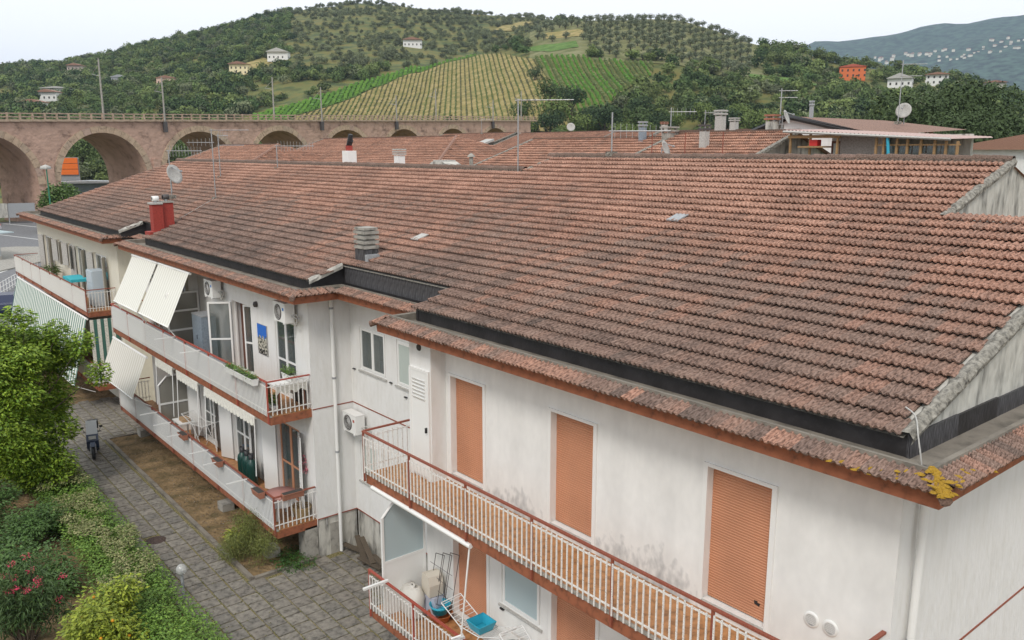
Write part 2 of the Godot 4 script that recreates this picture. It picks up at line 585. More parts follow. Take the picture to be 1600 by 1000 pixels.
func facade_material():
	# stucco with the mould that grows up from the balcony floor and thin run-off streaks
	var w = 1024
	var hh = 512
	var im = Image.create(w, hh, false, Image.FORMAT_RGB8)
	var n = FastNoiseLite.new()
	n.seed = 3
	n.frequency = 0.02
	n.fractal_octaves = 5
	var n2 = FastNoiseLite.new()
	n2.seed = 9
	n2.frequency = 0.012
	n2.fractal_octaves = 4
	var spots = [[-12.5, 0.8], [-9.7, 0.75], [-8.7, 0.95], [-5.6, 0.35], [-13.2, 0.5], [-9.2, 0.6]]
	for j in hh:
		var y = 8.05 - 7.05 * j / hh
		for i in w:
			var x = -16.0 + 11.32 * i / w
			var a = n.get_noise_2d(i * 1.0, j * 0.22)
			var b = n2.get_noise_2d(i, j)
			var c = n.get_noise_2d(i * 3.0 + 400, j * 2.2)
			var v = 1.0 + a * 0.035 + b * 0.02 + c * 0.02
			var m = 0.0
			for s in spots:
				var up = (y - 4.7) / s[1]
				if up > 0 and up < 1.3:
					m = maxf(m, (1.0 - up) - absf(x - s[0]) * 0.75)
			m = clampf((m * 1.2 + c * 0.8 + a * 0.35 - 0.12) * 0.9, 0, 1) * 0.26 if m > 0.0 else 0.0
			im.set_pixel(i, j, Color(0.885 * v * (1 - m), 0.881 * v * (1 - m * 0.98), 0.867 * v * (1 - m * 0.95)))
	var t = ImageTexture.create_from_image(im)
	var mm = StandardMaterial3D.new()
	mm.albedo_texture = t
	mm.roughness = 0.93
	mm.uv1_triplanar = true
	mm.uv1_world_triplanar = true
	# world x and y over the facade, one picture over the whole wall
	mm.uv1_scale = Vector3(1.0 / 11.32, 1.0 / 7.05, 1.0 / 11.32)
	mm.uv1_offset = Vector3(16.0 / 11.32, -8.05 / 7.05, 0)
	return mm

func eaves():
	var s = S()
	strip(s, -0.1, 8.27, 0.45, 8.27)
	strip(s, 0.45, 8.27, 0.46, 8.42)
	part("gutter", s, M.gutter, bld)
	s = S()
	strip(s, 0.46, 8.42, 0.55, 8.435)
	strip(s, 0.55, 8.435, 0.56, 8.35)
	part("gutter_lip", s, M.gutter, bld)
	s = S()
	strip(s, 0.5, 8.35, 0.76, 8.235)
	part("eave_bed", s, M.mortar, bld)
	s = S()
	strip(s, 0.72, 8.245, 0.775, 8.235)
	strip(s, 0.775, 8.235, 0.76, 8.045)
	strip(s, 0.76, 8.045, 0.66, 8.05)
	part("fascia", s, M.fascia, bld)
	s = S()
	strip(s, 0.66, 8.06, -0.05, 8.06)
	part("soffit", s, M.fascia, bld)
	# one row of tiles along the eave, laid edge by edge
	var tm = []
	for k in 4: tm.append(tile_mesh(40 + k))
	var O = offs(W, 0.52)
	var all = []
	for e in W.size() - 1:
		var d = (W[e + 1] - W[e]).normalized()
		var nn = Vector2(-d.y, d.x)
		var a = O[e]
		var len = (O[e + 1] - a).length()
		var cnt = int(len / 0.235)
		var bs = tile_basis(nn, 0.44)
		# convex corners widen outwards, concave ones close
		for i in range(-2, cnt + 2):
			var t = (i + 0.5) * len / cnt
			var p = a + d * t
			var q = p + nn * 0.36
			var ok = true
			var t1 = t
			for side in 2:
				var vtx = e if side == 0 else e + 1
				if vtx == 0 or vtx == W.size() - 1:
					if t < 0 or t > len: ok = false
					continue
				var turn = (W[vtx] - W[vtx - 1]).normalized().cross((W[vtx + 1] - W[vtx]).normalized())
				var dist = t if side == 0 else len - t
				if turn < 0:
					if dist < -0.2: ok = false
				else:
					if dist < 0.22: ok = false
			if not ok: continue
			var o = Vector3(q.x, 8.225 + rr(-0.006, 0.006), q.y)
			all.append([o.distance_to(Vector3(-2, 12.2, 0)), Transform3D(bs, o) * Transform3D(Basis(Vector3.UP, rr(-0.03, 0.03)), Vector3(-0.117, 0, 0))])
	all.sort_custom(func(a, b): return a[0] < b[0])
	var xs = []
	var cs = []
	var pal = tile_palette()
	var row = node("eave_tiles", bld)
	for i in all.size():
		var k = [0, 1, 3, 3, 4, 8, 8, 7, 5][rng.randi() % 9]
		if all[i][0] < 13 and rng.randf() < 0.55: k = 4 + rng.randi() % 6
		if i < 300: inst("eave_tile", tm[i % 4], M.tiles[k], row, all[i][1])
		else:
			xs.append(all[i][1])
			cs.append(pal[k])
	multi("eave_tile_field", tm[0], M.tile, xs, cs, row)
	# hip caps at outer corners and lichen on the one at the gable
	var OO = offs(W, 0.88)
	for v in range(1, W.size() - 1):
		var turn = (W[v] - W[v - 1]).normalized().cross((W[v + 1] - W[v]).normalized())
		if turn >= 0: continue
		var h = S()
		var a = Vector3(O[v].x, 8.44, O[v].y)
		var b = Vector3(OO[v].x, 8.25, OO[v].y)
		tb(h, a - Vector3(0, 0.06, 0), b - Vector3(0, 0.03, 0), 0.06, 8, 0.075)
		part("hip_tile", h, M.tiles[5], row)
	var lc = S()
	var c0 = Vector3(OO[10].x, 8.26, OO[10].y)
	for i in 46:
		var p = c0 + Vector3(rr(-0.03, 0.05), 0, rr(-0.03, 0.05))
		var along = Vector3(-1, 0, 0) if rng.randf() < 0.6 else Vector3(0, 0, -1)
		var u = pow(rng.randf(), 2.2) * 1.5
		var inw = rr(0.0, 0.30) * (1.0 - u * 0.5)
		p += along * u
		p += (Vector3(0, 0, -1) if along.x != 0 else Vector3(-1, 0, 0)) * inw
		p.y = 8.285 + inw * 0.44
		blob(lc, p, Vector3(rr(0.02, 0.07), rr(0.006, 0.014), rr(0.02, 0.07)), i)
	for i in 60:
		var u = rng.randf()
		var sw = rr(-1.0, 1.0)
		var hp = Vector3(O[10].x, 8.46, O[10].y).lerp(Vector3(OO[10].x, 8.30, OO[10].y), u)
		blob(lc, hp + Vector3(sw * 0.055, -absf(sw) * 0.03, -sw * 0.055), Vector3(rr(0.025, 0.055), rr(0.008, 0.02), rr(0.025, 0.055)), i + 200)
	var lo = part("lichen", lc, M.lichen, row)
	lo.set_meta("kind", "stuff")

func blob(s, c, r, sd):
	var g = RandomNumberGenerator.new()
	g.seed = sd * 31 + 5
	var ring = []
	var n = 9
	for i in n:
		var t = TAU * i / n
		var k = g.randf_range(0.65, 1.15)
		ring.append(c + Vector3(cos(t) * r.x * k, -r.y, sin(t) * r.z * k))
	var mid = []
	for i in n: mid.append(c.lerp(ring[i], 0.55) + Vector3(0, r.y * g.randf_range(0.9, 1.4), 0))
	for i in n:
		var j = (i + 1) % n
		q4(s, mid[j], ring[j], ring[i], mid[i])
		t3(s, c + Vector3(0, r.y, 0), mid[j], mid[i])

func roof():
	var rects = [[-16.2, -4.74, -10.4, -17.25], [-22.4, -7.5, -17.25, -20.45], [-21.7, -16.2, -11.45, -17.25], [-37.0, -21.7, -10.4, -19.1], [-40.7, -37.0, -11.5, -19.1], [-58.2, -40.7, -10.4, -19.1]]
	var r = node("roof", bld)
	# deck under the tiles
	var s = S()
	for q in rects:
		var z0 = q[2] - 0.06
		var z1 = q[3] - 0.02
		q4(s, Vector3(q[0], roofy(z1) - 0.03, z1), Vector3(q[1], roofy(z1) - 0.03, z1), Vector3(q[1], roofy(z0) - 0.03, z0), Vector3(q[0], roofy(z0) - 0.03, z0))
	part("roof_deck", s, M.mortar, r)
	# the slope behind the ridge
	s = S()
	q4(s, Vector3(-7.5, 11.9, -20.5), Vector3(-22.4, 11.9, -20.5), Vector3(-22.4, 9.9, -26.3), Vector3(-7.5, 9.9, -26.3))
	q4(s, Vector3(-22.4, 11.45, -19.15), Vector3(-58.2, 11.45, -19.15), Vector3(-58.2, 9.0, -26.3), Vector3(-22.4, 9.0, -26.3))
	q4(s, Vector3(-4.7, 9.0, -17.3), Vector3(-7.5, 9.0, -17.3), Vector3(-7.5, 8.4, -26.3), Vector3(-4.7, 8.4, -26.3))
	part("rear_slope", s, M.tiles[1], r)
	var tm = []
	for k in 4: tm.append(tile_mesh(60 + k))
	var pal = tile_palette()
	var bs = tile_basis(Vector2(0, 1), SL)
	var all = []
	for row in 27:
		var z = -10.40 - row * 0.375
		var shift = 0.1175 if row % 2 else 0.0
		for c in 232:
			var x = -4.76 - c * 0.235 - shift
			var cx = x - 0.117
			var zc = z - 0.19
			var ok = false
			for q in rects:
				if cx > q[0] and cx < q[1] + 0.03 and zc < q[2] + 0.02 and zc > q[3] - 0.1: ok = true
			if not ok: continue
			var o = Vector3(x - 0.235, roofy(z) + rr(-0.004, 0.006), z + rr(-0.008, 0.008))
			var xf = Transform3D(bs * Basis(Vector3.UP, rr(-0.012, 0.012)) * Basis(Vector3.FORWARD, rr(-0.012, 0.012)), o)
			all.append([o.distance_to(Vector3(-1.5, 12.2, -3.0)), xf, tile_index(x, row, z), x, z])
	all.sort_custom(func(a, b): return a[0] < b[0])
	var xs = []
	var cs = []
	for i in all.size():
		var a = all[i]
		if i < 300: inst("roof_tile", tm[i % 4], M.tiles[a[2]], r, a[1])
		else:
			xs.append(a[1])
			var c = pal[a[2]]
			var v = 1.0 + wear.get_noise_2d(a[3] * 4.0, a[4] * 4.0) * 0.25 + rr(-0.07, 0.07)
			cs.append(Color(c.r * v, c.g * v, c.b * v))
	multi("roof_tile_field", tm[0], M.tile, xs, cs, r)
	print("tiles ", all.size())
	# ridge caps
	var cap = S()
	for i in 7:
		var t0 = PI * i / 7.0
		var t1 = PI * (i + 1) / 7.0
		q4(cap, Vector3(-0.22, sin(t1) * 0.135, -cos(t1) * 0.15), Vector3(0.22, sin(t1) * 0.11, -cos(t1) * 0.13), Vector3(0.22, sin(t0) * 0.11, -cos(t0) * 0.13), Vector3(-0.22, sin(t0) * 0.135, -cos(t0) * 0.15))
	var cm = fin(cap)
	for seg in [[-7.5, -22.4, -20.5], [-22.5, -58.2, -19.15]]:
		var x = seg[0]
		while x > seg[1]:
			inst("ridge_tile", cm, M.ridge if rng.randf() < 0.8 else M.tiles[5], r, Transform3D(Basis(Vector3.UP, rr(-0.03, 0.03)), Vector3(x - 0.2, roofy(seg[2]) + 0.03 + rr(-0.01, 0.015), seg[2])))
			x -= 0.4
		part("ridge_mortar", B(seg[0], roofy(seg[2]) - 0.1, seg[2] - 0.13, seg[1], roofy(seg[2]) + 0.06, seg[2] + 0.15), M.ridgemortar, r)
	# verge of the taller ridge where the roof steps
	rake(r, -22.42, -19.0, -20.5, 0.14, M.mortar, 3)
	rake(r, -58.25, -10.45, -19.1, 0.14, M.tiles[5], 4)
	rake(r, -4.70, -10.42, -17.3, 0.20, M.mortar, 5)
	rake(r, -7.5, -17.25, -20.5, 0.20, M.mortar, 6)
	rake(r, -21.66, -10.42, -11.5, 0.12, M.plaster, 7)
	rake(r, -40.66, -10.42, -11.5, 0.12, M.plaster, 8)
	# gable walls
	gable(-4.78, -10.62, -17.3)
	gable(-7.56, -17.2, -20.5)
	var g2 = S()
	prism(g2, [Vector2(20.5, 8.3), Vector2(20.5, roofy(-20.5) - 0.03), Vector2(26.3, 9.9), Vector2(26.3, 8.3)], Transform3D(Basis(Vector3(0, 0, -1), Vector3.UP, Vector3(1, 0, 0)), Vector3(-7.66, 0, 0)), 0.1)
	part("gable_wall", g2, M.plaster, bld)
	part("back_parapet", B(-7.5, 8.3, -17.4, -4.74, roofy(-17.3) - 0.02, -17.3), M.plaster, bld)
	# black waterproofed upstands under the tile edges
	for q in [[-16.3, -4.668, -10.55], [-21.8, -16.2, -11.58], [-37.1, -21.75, -10.55], [-40.6, -37.0, -11.62], [-58.2, -40.75, -10.55]]:
		part("bitumen_upstand", B(q[0], 8.2, q[2] - 0.2, q[1], roofy(q[2]) - 0.005, q[2]), M.bitumen, bld)
	part("lead_flashing", B(-21.62, 8.42, -11.578, -16.25, roofy(-11.6) - 0.03, -11.565), M.lead, bld)
	for q in [[-16.28, 1], [-21.78, -1], [-37.1, 1], [-40.72, -1]]:
		s = S()
		var xf = Transform3D(Basis(Vector3(0, 0, -1), Vector3.UP, Vector3(1, 0, 0)), Vector3(q[0] - 0.04, 0, 0))
		prism(s, [Vector2(10.54, 8.2), Vector2(10.54, roofy(-10.54) + 0.0), Vector2(11.7, roofy(-11.7) + 0.0), Vector2(11.7, 8.2)], xf, 0.08)
		part("bitumen_cheek", s, M.bitumen, bld)
	# skirt along the gable in lapped sheets
	var z = -10.53
	while z > -25.5:
		var z2 = maxf(z - 1.35, -26)
		part("skirt_sheet", B(-4.72, 8.2, z, -4.665 + rr(0, 0.012), 8.58 + rr(-0.02, 0.03), z2 - 0.03), M.lead if int(z * 10) % 3 == 0 else M.bitumen, bld)
		z = z2
	# drain hole
	s = S()
	lathe(s, [Vector2(0.0, 0.004), Vector2(0.05, 0.004), Vector2(0.055, 0.0)], Transform3D(Basis.IDENTITY, Vector3(-4.43, 8.272, -10.4)), 12)
	part("gutter_drain", s, M.black, bld)

func rake(par, x, z0, z1, w, m, sd):
	# lumpy mortar band along a sloping edge
	var g = RandomNumberGenerator.new()
	g.seed = sd
	var s = S()
	var n = int((z0 - z1) / 0.12) + 1
	var pr = null
	for i in n + 1:
		var z = lerpf(z0, z1, float(i) / n)
		var y = roofy(z)
		var j = g.randf_range(-0.02, 0.02)
		var c = [Vector3(x - w * 0.55 + j, y + 0.02, z), Vector3(x - w * 0.2, y + 0.075 + j, z), Vector3(x + w * 0.25, y + 0.07 + g.randf_range(-0.02, 0.02), z), Vector3(x + w * 0.5 + j, y + 0.01, z), Vector3(x + w * 0.4, y - 0.08, z)]
		if pr != null:
			for k in 4: q4(s, c[k], c[k + 1], pr[k + 1], pr[k])
		pr = c
	part("verge_mortar", s, m, par)

func gable(x, z0, z1):
	var s = S()
	prism(s, [Vector2(-z0, 8.2), Vector2(-z0, roofy(z0) - 0.02), Vector2(-z1, roofy(z1) - 0.02), Vector2(-z1, 8.2)], Transform3D(Basis(Vector3(0, 0, -1), Vector3.UP, Vector3(1, 0, 0)), Vector3(x - 0.1, 0, 0)), 0.18)
	part("gable_wall", s, M.plaster, bld)

# ---------------------------------------------------------------- balconies
func balcony(x0, x1, y, zw, m_rail, step, single, posts, panel = [], ends = [true, true]):
	var zf = -9.17
	var b = node("balcony", bld)
	part("slab", B(x0, y - 0.25, zw, x1, y - 0.012, zf - 0.05), M.fascia, b)
	part("slab_floor", B(x0 + 0.004, y - 0.011, zw, x1 - 0.004, y, zf - 0.055), M.floor_tile, b)
	part("slab_edge", B(x0 - 0.02, y - 0.012, zf - 0.10, x1 + 0.02, y + 0.02, zf - 0.03), M.concrete, b)
	bar("handrail", Vector3(x0, y + 1.025, zf - 0.03), Vector3(x1, y + 1.06, zf + 0.03), m_rail, b)
	for x in posts:
		bar("post", Vector3(x - 0.02, y - 0.19, zf - 0.02), Vector3(x + 0.02, y + 1.025, zf + 0.02), m_rail, b)
	for yy in [0.16, 0.88]:
		bar("rail_bar", Vector3(x0, y + yy, zf - 0.012), Vector3(x1, y + yy + 0.025, zf + 0.012), M.whitemetal, b)
	var xs = []
	var x = x0 + step * 0.5
	while x < x1:
		xs.append(x)
		x += step
	if single:
		for v in xs:
			bar("baluster", Vector3(v - 0.012, y + 0.03 + rr(-0.01, 0.01), zf + 0.012), Vector3(v + 0.012, y + 0.945 + rr(-0.012, 0.012), zf + 0.032), M.whitemetal, b)
	else:
		var s = S()
		for v in xs: bx(s, v - 0.014, y + 0.03, zf + 0.012, v + 0.014, y + 0.945, zf + 0.03)
		var o = part("baluster_row", s, M.white, b)
		o.set_meta("kind", "stuff")
	for e in 2:
		if not ends[e]: continue
		var ex = x0 if e == 0 else x1
		var ze = zw + 0.02
		bar("handrail", Vector3(ex - 0.03, y + 1.025, ze), Vector3(ex + 0.03, y + 1.06, zf - 0.03), m_rail, b)
		for yy in [0.16, 0.88]:
			bar("rail_bar", Vector3(ex - 0.012, y + yy, ze), Vector3(ex + 0.012, y + yy + 0.025, zf - 0.012), M.whitemetal, b)
		var z = zf - 0.13
		while z > ze:
			bar("baluster", Vector3(ex - 0.012, y + 0.03, z - 0.012), Vector3(ex + 0.012, y + 0.945, z + 0.012), M.whitemetal, b)
			z -= 0.135
	for p in panel:
		var s = S()
		var n = int((p[1] - p[0]) / 0.9) + 1
		for i in n:
			var a = lerpf(p[0], p[1], float(i) / n)
			var c = lerpf(p[0], p[1], float(i + 1) / n)
			bx(s, a, y + 0.06, zf - 0.028, c - 0.01, y + 0.98, zf - 0.02)
		part("privacy_sheet", s, p[2], b)
	return b

func balconies():
	var posts = [-16.58, -14.62, -12.57, -10.57, -8.58, -6.6, -4.8]
	var b = balcony(-16.6, -4.75, 4.73, -10.497, M.rail, 0.133, true, posts)
	part("slab_return", B(-16.6, 4.54, -11.828, -16.003, 4.72, -10.51), M.fascia, b)
	b = balcony(-16.55, -8.3, 1.25, -10.497, M.redpaint, 0.133, true, [-16.53, -14.61, -12.6, -10.6, -8.4], [], [false, false])
	part("awning_bracket", B(-15.75, 2.32, -9.2, -15.68, 2.37, -8.55), M.white, b)
	part("awning_bracket", B(-12.75, 2.32, -9.2, -12.68, 2.37, -8.6), M.white, b)
	posts = []
	for i in 8: posts.append(-22.02 - i * 2.27)
	b = balcony(-38.0, -22.0, 4.73, -10.497, M.redpaint, 0.10, false, posts, [[-37.9, -33.4, M.sheet], [-33.3, -28.8, M.net], [-28.7, -22.1, M.net]])
	for x in [-29.9, -27.3]: part("awning_bracket", B(x, 5.71, -9.2, x + 0.035, 5.74, -8.5), M.white, b)
	b = balcony(-38.0, -22.0, 1.25, -10.497, M.rail, 0.10, false, posts, [[-37.9, -33.5, M.sheet], [-33.4, -28.0, M.net], [-27.9, -22.1, M.net]])
	for x in [-32.6, -31.0, -29.4, -27.2, -25.9, -23.9]: part("awning_bracket", B(x, 2.28, -9.2, x + 0.035, 2.31, -8.5), M.white, b)
	b = balcony(-60.0, -42.35, 4.73, -10.497, M.rail, 0.12, false, [-60, -57.5, -55, -52.5, -50, -47.5, -45, -42.37], [[-59.9, -42.45, M.canvas]])
	b = balcony(-60.0, -41.9, 1.25, -10.497, M.rail, 0.12, false, [-60, -57.5, -55, -52.5, -50, -47.5, -45, -42.0], [[-59.9, -42.0, M.canvas]])
	for x in [-37.2, -31.0, -26.4, -22.5]:
		part("balcony_footing", B(x, -0.1, -10.5, x + 0.5, 1.06, -10.1), M.concrete, bld)
	# partition screens between flats
	screen(-16.02, -10.45, -9.24, 1.26, [2.62, 4.12], 0.35, M.frostblue, M.white)
	screen(-30.85, -10.45, -9.28, 4.74, [4.95, 5.75, 6.45, 7.1], 0.0, M.tinted, M.white)
	screen(-32.8, -10.45, -9.28, 1.26, [1.5, 2.5, 3.6], 0.35, M.tinted, M.white)

func screen(x, z0, z1, y0, ys, cham, glass, m):
	var b = node("partition_screen", bld)
	part("screen_post", B(x - 0.03, y0, z1 - 0.06, x + 0.03, ys[-1] - cham, z1), m, b)
	part("screen_post", B(x - 0.03, y0, z0, x + 0.03, ys[-1] + 0.04, z0 + 0.06), m, b)
	if ys[0] - y0 > 0.1: part("screen_base", B(x - 0.02, y0, z0 + 0.06, x + 0.02, ys[0], z1 - 0.06), m, b)
	for i in ys.size():
		var cut = cham if i == ys.size() - 1 else 0.0
		part("screen_rail", B(x - 0.03, ys[i] - 0.03, z0 + 0.06, x + 0.03, ys[i] + 0.04, z1 - 0.06 - cut), m, b)
		if i > 0:
			var s = S()
			var p = [Vector2(-z1 + 0.06, ys[i - 1] + 0.04), Vector2(-z1 + 0.06, ys[i] - 0.03 - cut), Vector2(-z1 + 0.06 + cut, ys[i] - 0.03), Vector2(-z0 - 0.06, ys[i] - 0.03), Vector2(-z0 - 0.06, ys[i - 1] + 0.04)]
			if cut == 0.0: p.remove_at(2)
			prism(s, p, Transform3D(Basis(Vector3(0, 0, -1), Vector3.UP, Vector3(1, 0, 0)), Vector3(x - 0.006, 0, 0)), 0.012)
			part("screen_pane", s, glass, b)
	if cham > 0:
		var s = S()
		tb(s, Vector3(x, ys[-1] - cham, z1 - 0.03), Vector3(x, ys[-1], z1 - 0.03 - cham), 0.035, 4)
		part("screen_rail", s, m, b)

# ---------------------------------------------------------------- windows and doors
func shutter(h, m, zf, missing = false):
	var n = node("shuttered_door", bld)
	var w = 0.085
	part("jamb", B(h[0] - w, h[2] - 0.06, zf, h[0], h[3], zf + 0.03), M.white, n)
	part("jamb", B(h[1], h[2] - 0.06, zf, h[1] + w, h[3], zf + 0.03), M.white, n)
	part("lintel", B(h[0] - w, h[3] + 0.001, zf, h[1] + w, h[3] + w * 0.7, zf + 0.032), M.white, n)
	part("door_sill", B(h[0] - 0.002, h[2] - 0.07, zf - 0.2, h[1] + 0.002, h[2] - 0.005, zf + 0.06), M.stone, n)
	var s = S()
	var k = int((h[3] - h[2]) / 0.047)
	var st = (h[3] - h[2] - 0.05) / k
	var z = zf - 0.13
	for i in k:
		var y0 = h[2] + 0.05 + i * st
		var pts = [[0.0, -0.010], [0.12, 0.0], [0.5, 0.007], [0.86, 0.0], [0.93, -0.010], [1.0, -0.010]]
		for j in 5:
			var a = y0 + pts[j][0] * st
			var c = y0 + pts[j + 1][0] * st
			q4(s, Vector3(h[0], c, z + pts[j + 1][1]), Vector3(h[1], c, z + pts[j + 1][1]), Vector3(h[1], a, z + pts[j][1]), Vector3(h[0], a, z + pts[j][1]))
	part("shutter_curtain", s, m, n)
	part("bottom_bar", B(h[0] + 0.01, h[2] + 0.025, z - 0.015, h[1] - 0.01, h[2] + 0.052, z + 0.012), m, n)
	part("shutter_box", B(h[0], h[3] - 0.02, zf - 0.29, h[1], h[3], z - 0.012), M.white, n)
	if missing:
		var q = S()
		prism(q, [Vector2(0, 0), Vector2(0.09, -0.02), Vector2(0.10, 0.03), Vector2(0.05, 0.035), Vector2(0.06, 0.06), Vector2(-0.01, 0.055)], Transform3D(Basis.IDENTITY, Vector3(h[1] - 0.28, h[2] + 0.26, z + 0.004)), 0.005)
		part("broken_patch", q, M.black, n)

func glazed(h, zf, leaves, m, glass, mids = [], inset = 0.07, nm = "window", curtain = null):
	var n = node(nm, bld)
	var z = zf - inset
	var f = 0.055
	part("window_frame", B(h[0] + 0.001, h[2], z - 0.05, h[0] + f, h[3], z), m, n)
	part("window_frame", B(h[1] - f, h[2], z - 0.05, h[1] - 0.001, h[3], z), m, n)
	part("window_frame", B(h[0] + f, h[3] - f, z - 0.05, h[1] - f, h[3] - 0.001, z), m, n)
	part("window_frame", B(h[0] + f, h[2] + 0.001, z - 0.05, h[1] - f, h[2] + f, z), m, n)
	if h[2] > 2 and nm == "window": part("sill", B(h[0] - 0.06, h[2] - 0.05, zf - 0.05, h[1] + 0.06, h[2] - 0.002, zf + 0.05), M.stone, n)
	var w = (h[1] - h[0] - 2 * f) / leaves
	for i in leaves:
		leaf(n, Transform3D(Basis.IDENTITY, Vector3(h[0] + f + i * w, h[2] + f, z + 0.012)), w - 0.004, h[3] - h[2] - 2 * f, m, glass, mids)
	if curtain:
		part("curtain", B(h[0] + f, h[2] + f, z - 0.2, h[0] + f + (h[1] - h[0]) * 0.45, h[3] - f, z - 0.18), curtain, n)
	return n

func leaf(n, xf, w, h, m, glass, mids = []):
	var s = S()
	var f = 0.06
	var ys = [0.0]
	ys.append_array(mids)
	ys.append(1.0)
	var add = func(x0, y0, x1, y1): ob(s, xf * Transform3D(Basis.IDENTITY, Vector3((x0 + x1) / 2, (y0 + y1) / 2, 0)), Vector3(x1 - x0, y1 - y0, 0.045))
	add.call(0, 0, f, h)
	add.call(w - f, 0, w, h)
	for i in ys.size():
		var y = clampf(ys[i] * h - f / 2, 0, h - f)
		add.call(f, y, w - f, y + f)
	part("casement", s, m, n)
	for i in ys.size() - 1:
		var y0 = clampf(ys[i] * h - f / 2, 0, h - f) + f
		var y1 = clampf(ys[i + 1] * h - f / 2, 0, h - f)
		var g = S()
		ob(g, xf * Transform3D(Basis.IDENTITY, Vector3(w / 2, (y0 + y1) / 2, 0)), Vector3(w - 2 * f, y1 - y0, 0.008))
		part("pane", g, glass, n)

func louvred_leaf(n, xf, w, h, m):
	var s = S()
	ob(s, xf * Transform3D(Basis.IDENTITY, Vector3(w / 2, h / 2, 0)), Vector3(w, h, 0.03))
	for i in int(h / 0.09):
		ob(s, xf * Transform3D(Basis(Vector3.RIGHT, 0.5), Vector3(w / 2, 0.1 + i * 0.085, 0.02)), Vector3(w - 0.12, 0.07, 0.008))
	part("shutter_leaf", s, m, n)

func facade_fittings():
	shutter([-14.88, -13.7, 4.93, 7.24], M.slatwood, -10.5)
	shutter([-11.52, -10.36, 4.93, 7.24], M.slatwood, -10.5)
	shutter([-7.78, -6.6, 4.93, 7.24], M.slatwood, -10.5, true)
	shutter([-14.86, -13.6, 1.42, 3.85], M.slatdark, -10.5)
	shutter([-11.45, -10.2, 1.42, 3.85], M.slatdark, -10.5)
	shutter([-8.3, -6.9, 1.42, 3.85], M.slatdark, -10.5)
	glazed([-13.1, -11.8, 2.45, 3.85], -10.5, 1, M.white, M.frostblue, [], 0.03)
	glazed([-21.4, -19.95, 5.83, 7.15], -11.83, 2, M.white, M.glass, [], 0.04, "window", M.curtain)
	glazed([-19.36, -18.2, 5.8, 7.1], -11.83, 1, M.white, M.frost, [], 0.03)
	glazed([-21.6, -20.6, 2.3, 3.6], -11.83, 1, M.white, M.frost, [], 0.03)
	# flats in the middle of the row
	var n = glazed([-27.75, -26.15, 4.75, 7.2], -10.5, 1, M.white, M.glass, [], 0.1, "balcony_door", M.door_brown)
	for o in n.get_children():
		if String(o.name).begins_with("casement") or String(o.name).begins_with("pane"):
			n.remove_child(o)
			o.free()
	leaf(n, Transform3D(Basis(Vector3.UP, -2.2), Vector3(-27.72, 4.8, -10.45)), 0.78, 2.34, M.white, M.glass, [0.45])
	leaf(n, Transform3D(Basis(Vector3.UP, 0.35), Vector3(-26.95, 4.8, -10.58)), 0.76, 2.34, M.white, M.glass, [0.45])
	glazed([-24.3, -22.85, 4.75, 7.2], -10.5, 2, M.white, M.glass, [0.45], 0.05, "balcony_door", M.curtain)
	for h in [[-33.5, -32.3, 4.75, 7.2], [-36.8, -35.6, 4.75, 7.2], [-35.5, -34.2, 1.27, 3.7]]:
		glazed(h, -10.5, 2, M.white, M.glass, [0.45], 0.08, "balcony_door", M.curtain)
	for h in [[-31.6, -30.1, 1.27, 3.7], [-28.4, -26.8, 1.27, 3.7], [-24.6, -22.95, 1.27, 3.8]]:
		n = glazed(h, -10.5, 2, M.white if h[0] < -25 else M.slatdark, M.glass, [0.45], 0.12, "balcony_door", M.curtain)
		louvred_leaf(n, Transform3D(Basis(Vector3.UP, -2.75), Vector3(h[0] - 0.01, h[2] + 0.03, -10.46)), 0.6, h[3] - h[2] - 0.05, M.white)
		louvred_leaf(n, Transform3D(Basis(Vector3.UP, -0.35), Vector3(h[1] + 0.01, h[2] + 0.03, -10.46)), 0.6, h[3] - h[2] - 0.05, M.white)
	for h in [[-57.7, -55.4, 4.75, 7.15], [-49.7, -47.6, 4.75, 7.15], [-46.0, -43.6, 4.75, 7.15], [-54.0, -52.7, 5.85, 7.15], [-51.5, -50.2, 5.85, 7.15]]:
		n = glazed(h, -10.5, 2, M.white, M.glass, [], 0.12, "window" if h[2] > 5 else "balcony_door", M.door_brown)
		louvred_leaf(n, Transform3D(Basis(Vector3.UP, -2.85), Vector3(h[0] + 0.02, h[2] + 0.03, -10.44)), 0.55, h[3] - h[2] - 0.05, M.stone)
		louvred_leaf(n, Transform3D(Basis(Vector3.UP, -0.5), Vector3(h[1] - 0.02, h[2] + 0.03, -10.44)), 0.55, h[3] - h[2] - 0.05, M.stone)
	# shutter stays
	for p in [Vector3(-21.75, 5.78, -11.83), Vector3(-19.66, 5.80, -11.83), Vector3(-18.9, 5.55, -11.83), Vector3(-13.05, 2.35, -10.5)]:
		part("shutter_stay", B(p.x - 0.06, p.y - 0.015, p.z, p.x + 0.06, p.y + 0.015, p.z + 0.05), M.black, bld)
	# flush pilaster with a downpipe cover between the two flats
	part("pilaster", B(-31.3, 4.74, -10.498, -30.95, 8.05, -10.15), M.wall, bld)
	# rainwater pipes
	for p in [[Vector3(-4.58, 0, -10.93), 8.1], [Vector3(-21.87, 0.05, -11.2), 8.1], [Vector3(-39.3, 0, -11.75), 8.1]]:
		var q = node("downpipe", bld)
		var s = S()
		tb(s, p[0] + Vector3(0, p[1], 0), p[0] + Vector3(0, 5.5, 0), 0.058, 12)
		part("pipe", s, M.white, q)
		s = S()
		tb(s, p[0] + Vector3(0, 5.55, 0), p[0], 0.053, 12)
		part("pipe", s, M.white, q)
		for y in [7.6, 5.5, 3.2]:
			s = S()
			tb(s, p[0] + Vector3(0, y, 0), p[0] + Vector3(0, y + 0.06, 0), 0.066, 12)
			part("pipe_clip", s, M.grey, q)
	# wall lamp
	var s = S()
